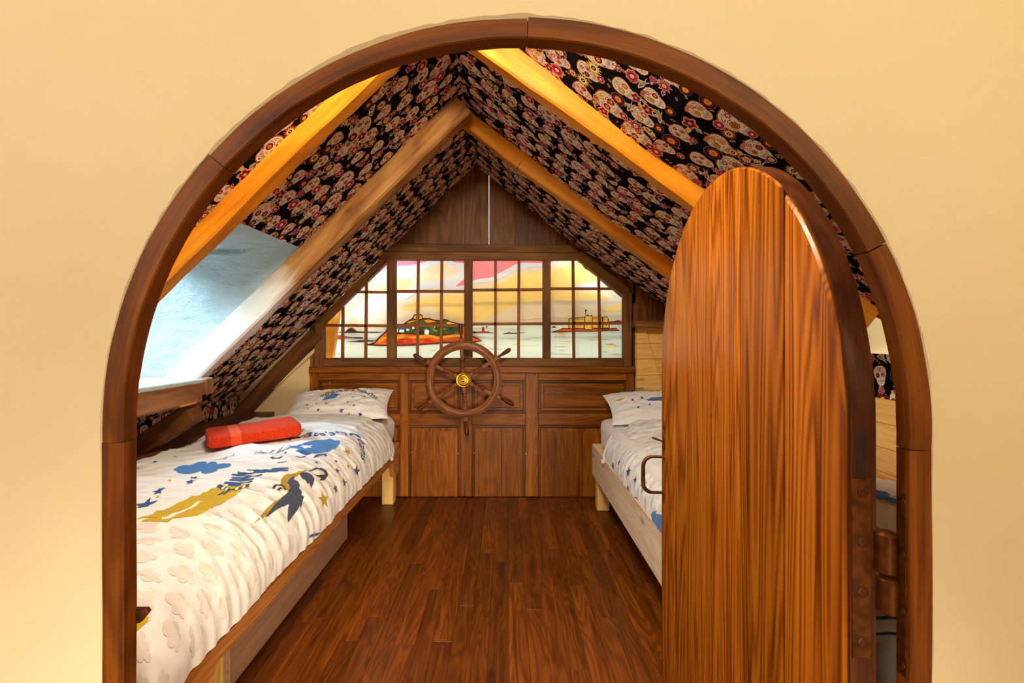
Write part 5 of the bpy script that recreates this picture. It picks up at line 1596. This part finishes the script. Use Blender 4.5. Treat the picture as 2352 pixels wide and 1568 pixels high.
# right quilt
profR = [(.526, -.666), (.529, -.612), (.552, -.562), (.60, -.520), (.67, -.492), (.78, -.476), (.92, -.472), (1.1, -.472), (1.22, -.482), (1.28, -.500), (1.302, -.53)]
sR = duvet_surf(profR, .745, 2.60, .36, lambda x: 2.36 + .04 * x if x > .66 else 9, 8.1, False)
dR = Acc(); dR.add(sR.P.reshape(-1, 3), sR.faces(), BASE); hem(dR, sR)
p8 = lambda L: [sR.cast(1340 + x / 2.24, 700 + y / 2.24) for x, y in L]
p9 = lambda L: [sR.cast(1380 + x / 4.24, 890 + y / 4.24) for x, y in L]
ph = lambda L: [sR.cast(1900 + x / 2.537, 950 + y / 2.537) for x, y in L]
d = lambda P, c, l=2, h=.0075: sR.decal(dR, P, c, l, h)
row = 0; b = .05; LA, LB = sR.A[-1], sR.B[-1]
while b < LB - .06:
    a = .02 + (row % 2) * .042
    while a < LA - .05:
        if a < .42 or b < .7:
            d(cloud(a + rc.uniform(-.006, .006), b + rc.uniform(-.006, .006), .029, rc.uniform(-.5, .5)), CLD, 1, .0085)
        a += .084
    b += .056; row += 1
for (u, v), r, c in (((178, 730), .018, NAVY), ((270, 822), .027, NAVY), ((198, 862), .013, DGLD), ((338, 902), .017, NAVY), ((420, 962), .033, DGLD), ((265, 972), .015, NAVY), ((252, 1020), .012, NAVY), ((123, 765), .026, DBLU)):
    c0 = p9([(u, v)])[0]; d(star(c0[0], c0[1], r, rc.uniform(-.4, .4), .38), c, 4)
d(p9([(310, 1060), (345, 1065), (362, 1110), (355, 1150), (368, 1180), (345, 1150), (325, 1110)]), (40, 46, 60), 3)
d(p9([(308, 1062), (325, 1058), (335, 1100), (350, 1170), (320, 1120)]), DBLU, 4)
d(p9([(380, 1180), (420, 1178), (415, 1215), (425, 1240), (415, 1265), (430, 1290), (440, 1330), (405, 1275)]), BLUE, 3)
d(p9([(470, 1330), (490, 1290), (472, 1285), (500, 1255), (490, 1240), (510, 1205), (555, 1200), (530, 1225), (640, 1245), (640, 1480), (560, 1440), (500, 1400), (475, 1360)]), BLUE, 3)
d(p9([(530, 1385), (545, 1410), (640, 1465), (640, 1480), (550, 1435)]), GOLD, 4)
# the stretch seen between the door and its jamb
d(ph([(240, 440), (278, 442), (340, 455), (440, 492), (440, 530), (412, 528), (330, 505), (278, 495), (240, 485)]), BLUE, 3)
d(ph([(345, 474), (400, 488), (440, 500), (412, 504), (360, 486)]), BASE, 4)
d(ph([(240, 486), (278, 496), (330, 508), (440, 538), (440, 552), (400, 543), (310, 512), (240, 498)]), GOLD, 4)
d(ph([(250, 690), (280, 655), (305, 668), (280, 690)]), GOLD, 4)
for y in (1125, 1190, 1283): d(stroke(ph([(240, y + 4), (300, y + 4), (370, y), (440, y + 8)]), .007), DBLU, 3)
finish(dR, 'duvet', "white child's duvet with navy stars on the bed behind the open door", 'duvet')

# ---------------------------------------------------------------- pillows
def pillow(name, label, org, ax, ay, hw, hd, H, seed, prints):
    M = frame(ax, ay, org); n = 56
    g = np.linspace(-1, 1, n); Pt = np.zeros((n, n, 3)); Pb = np.zeros((n, n, 3))
    for i, s in enumerate(g):
        for j, t in enumerate(g):
            x = s * hw * (1 - .07 * (1 - t * t)); y = t * hd * (1 - .07 * (1 - s * s))
            h = H * (max(0, 1 - abs(s) ** 3.2) ** .62) * (max(0, 1 - abs(t) ** 3.2) ** .62)
            w = ((1 - abs(noise.noise(Vector((s * 2.2 + seed, t * 3.2, 1))))) ** 4 - .25) * .011 + ((1 - abs(noise.noise(Vector((s * 6 + seed, t * 5 + s * 3, 4))))) ** 4 - .25) * .006
            e = min(1, h / H * 1.6)
            z = h + w * e
            Pt[i, j] = M @ Vector((x, y, z)); Pb[i, j] = M @ Vector((x, y, -h * .55))
    L2 = np.linspace(0, 2 * hw, n), np.linspace(0, 2 * hd, n)
    s = Surf(L2[0], L2[1], Pt); acc = Acc()
    acc.add(Pt.reshape(-1, 3), s.faces(), BASE)
    sb = Surf(L2[0], L2[1], Pb); acc.add(Pb.reshape(-1, 3), [f[::-1] for f in sb.faces()], BASE)
    prints(s, acc)
    return finish(acc, name, label, 'pillow')
def prints_L(s, acc):
    pp = lambda L: [s.cast(640 + .12755 * x, 870 + .12755 * y) for x, y in L]
    s.decal(acc, pp([(770, 380), (850, 320), (950, 275), (1040, 265), (1110, 272), (1060, 310), (980, 355), (880, 375)]), BLUE, 2, .008)
    s.decal(acc, pp([(820, 270), (880, 235), (980, 208), (1000, 212), (930, 250)]), GOLD, 2, .008)
    for (u, v), r, c in (((860, 440), .014, DGLD), ((710, 560), .012, DBLU), ((1130, 560), .016, DBLU), ((1265, 672), .019, DGLD), ((1355, 475), .012, BLUE), ((1245, 420), .010, DBLU), ((1335, 320), .011, DGLD), ((1540, 320), .014, NAVY), ((1468, 640), .014, DBLU), ((680, 445), .008, DBLU), ((515, 472), .011, NAVY), ((530, 540), .008, DGLD)):
        c0 = pp([(u, v)])[0]; s.decal(acc, star(c0[0], c0[1], r, .2, .4), c, 2, .008)
    tp, tt = text_tris("Pirate's Dreams", .052)
    tp = along_path(tp, smooth_path(pp([(780, 330), (880, 300), (1000, 255), (1100, 230), (1250, 215), (1400, 225), (1500, 245), (1600, 285), (1760, 365)]), 50))
    a, b = refine(tp, tt, .008); s.put_tris(acc, a, b, NAVY, 3)
def prints_R(s, acc):
    pp = lambda L: [s.cast(1380 + x / 4.24, 890 + y / 4.24) for x, y in L]
    s.decal(acc, pp([(430, 115), (490, 100), (600, 92), (700, 92), (700, 132), (540, 128), (460, 130)]), (76, 104, 170), 2, .008)
    s.decal(acc, pp([(135, 132), (180, 115), (230, 105), (200, 122), (160, 133)]), GOLD, 2, .008)
    for (u, v), r, c in (((365, 188), .012, NAVY), ((475, 163), .010, DBLU), ((400, 100), .014, DBLU), ((310, 122), .012, DBLU)):
        c0 = pp([(u, v)])[0]; s.decal(acc, star(c0[0], c0[1], r, .2, .4), c, 2, .008)
pillow('pillow', "plump white pillow reading Pirate's Dreams at the head of the honey pine bed", (-.985, 2.872, -.430), (.985, .12, .03), (-.11, .93, .36), .298, .175, .058, 4, prints_L)
pillow('pillow', 'white pillow with blue print on the pale pine bed beside the honey boarding', (.885, 2.765, -.430), (.985, -.04, .02), (.03, .93, .34), .305, .175, .058, 7, prints_R)

# ---------------------------------------------------------------- folded towel on the left quilt
tx = Vector((.290, .194, .012)).normalized(); ty = Vector((-.545, .835, .0))
tb = Vector((-1.098, 2.105, -.459))
towel = tag(root('towel', tb), 'folded bright orange terry towel lying on the pirate duvet', 'towel')
TM = frame(tx, ty, tb)
def towel_me(x0, x1, hy, h, seed, grow=0.0, amp=.004):
    n = max(6, int((x1 - x0) / .008)); verts, faces = [], []
    k = 40
    for i in range(n + 1):
        x = x0 + (x1 - x0) * i / n
        ex = min(abs(x + .175), abs(.175 - x)) ; rnd = max(0, 1 - ex / .016) if grow == 0 else 0
        for j in range(k):
            a = 2 * math.pi * j / k; ca, sa = math.cos(a), math.sin(a)
            y = math.copysign(abs(ca) ** .38, ca) * hy * (1 - .12 * rnd * rnd); z = math.copysign(abs(sa) ** .42, sa) * h * (1 - .28 * rnd * rnd)
            sag = -.004 * math.cos(x * 9) + .005 * (x / .175)
            nz = noise.noise(Vector((x * 60, y * 60, z * 60 + seed))) * amp * .6 + noise.noise(Vector((x * 12, y * 12, z * 12 + seed))) * amp
            fold = -.0045 if (ca > .2 or ca < -.98) and abs(z) < h * .16 and abs(ca) > .85 else 0
            L = math.hypot(y, z) or 1
            verts.append((x, y + (nz + grow) * y / L + fold * math.copysign(1, y), z + (nz + grow) * z / L + h + sag * (z / h * .5 + .5)))
    for i in range(n):
        for j in range(k):
            a, b = i * k + j, i * k + (j + 1) % k; faces.append((a, b, b + k, a + k))
    faces.append(tuple(range(k))[::-1]); faces.append(tuple(n * k + j for j in range(k)))
    return pymesh('terry', verts, faces)
link('terry_body', towel_me(-.175, .175, .124, .031, 1), M_TOWEL, towel, TM, smooth=60)
link('woven_band', towel_me(-.094, -.056, .1245, .0312, 1, .0006, .003), M_BAND, towel, TM, smooth=60)
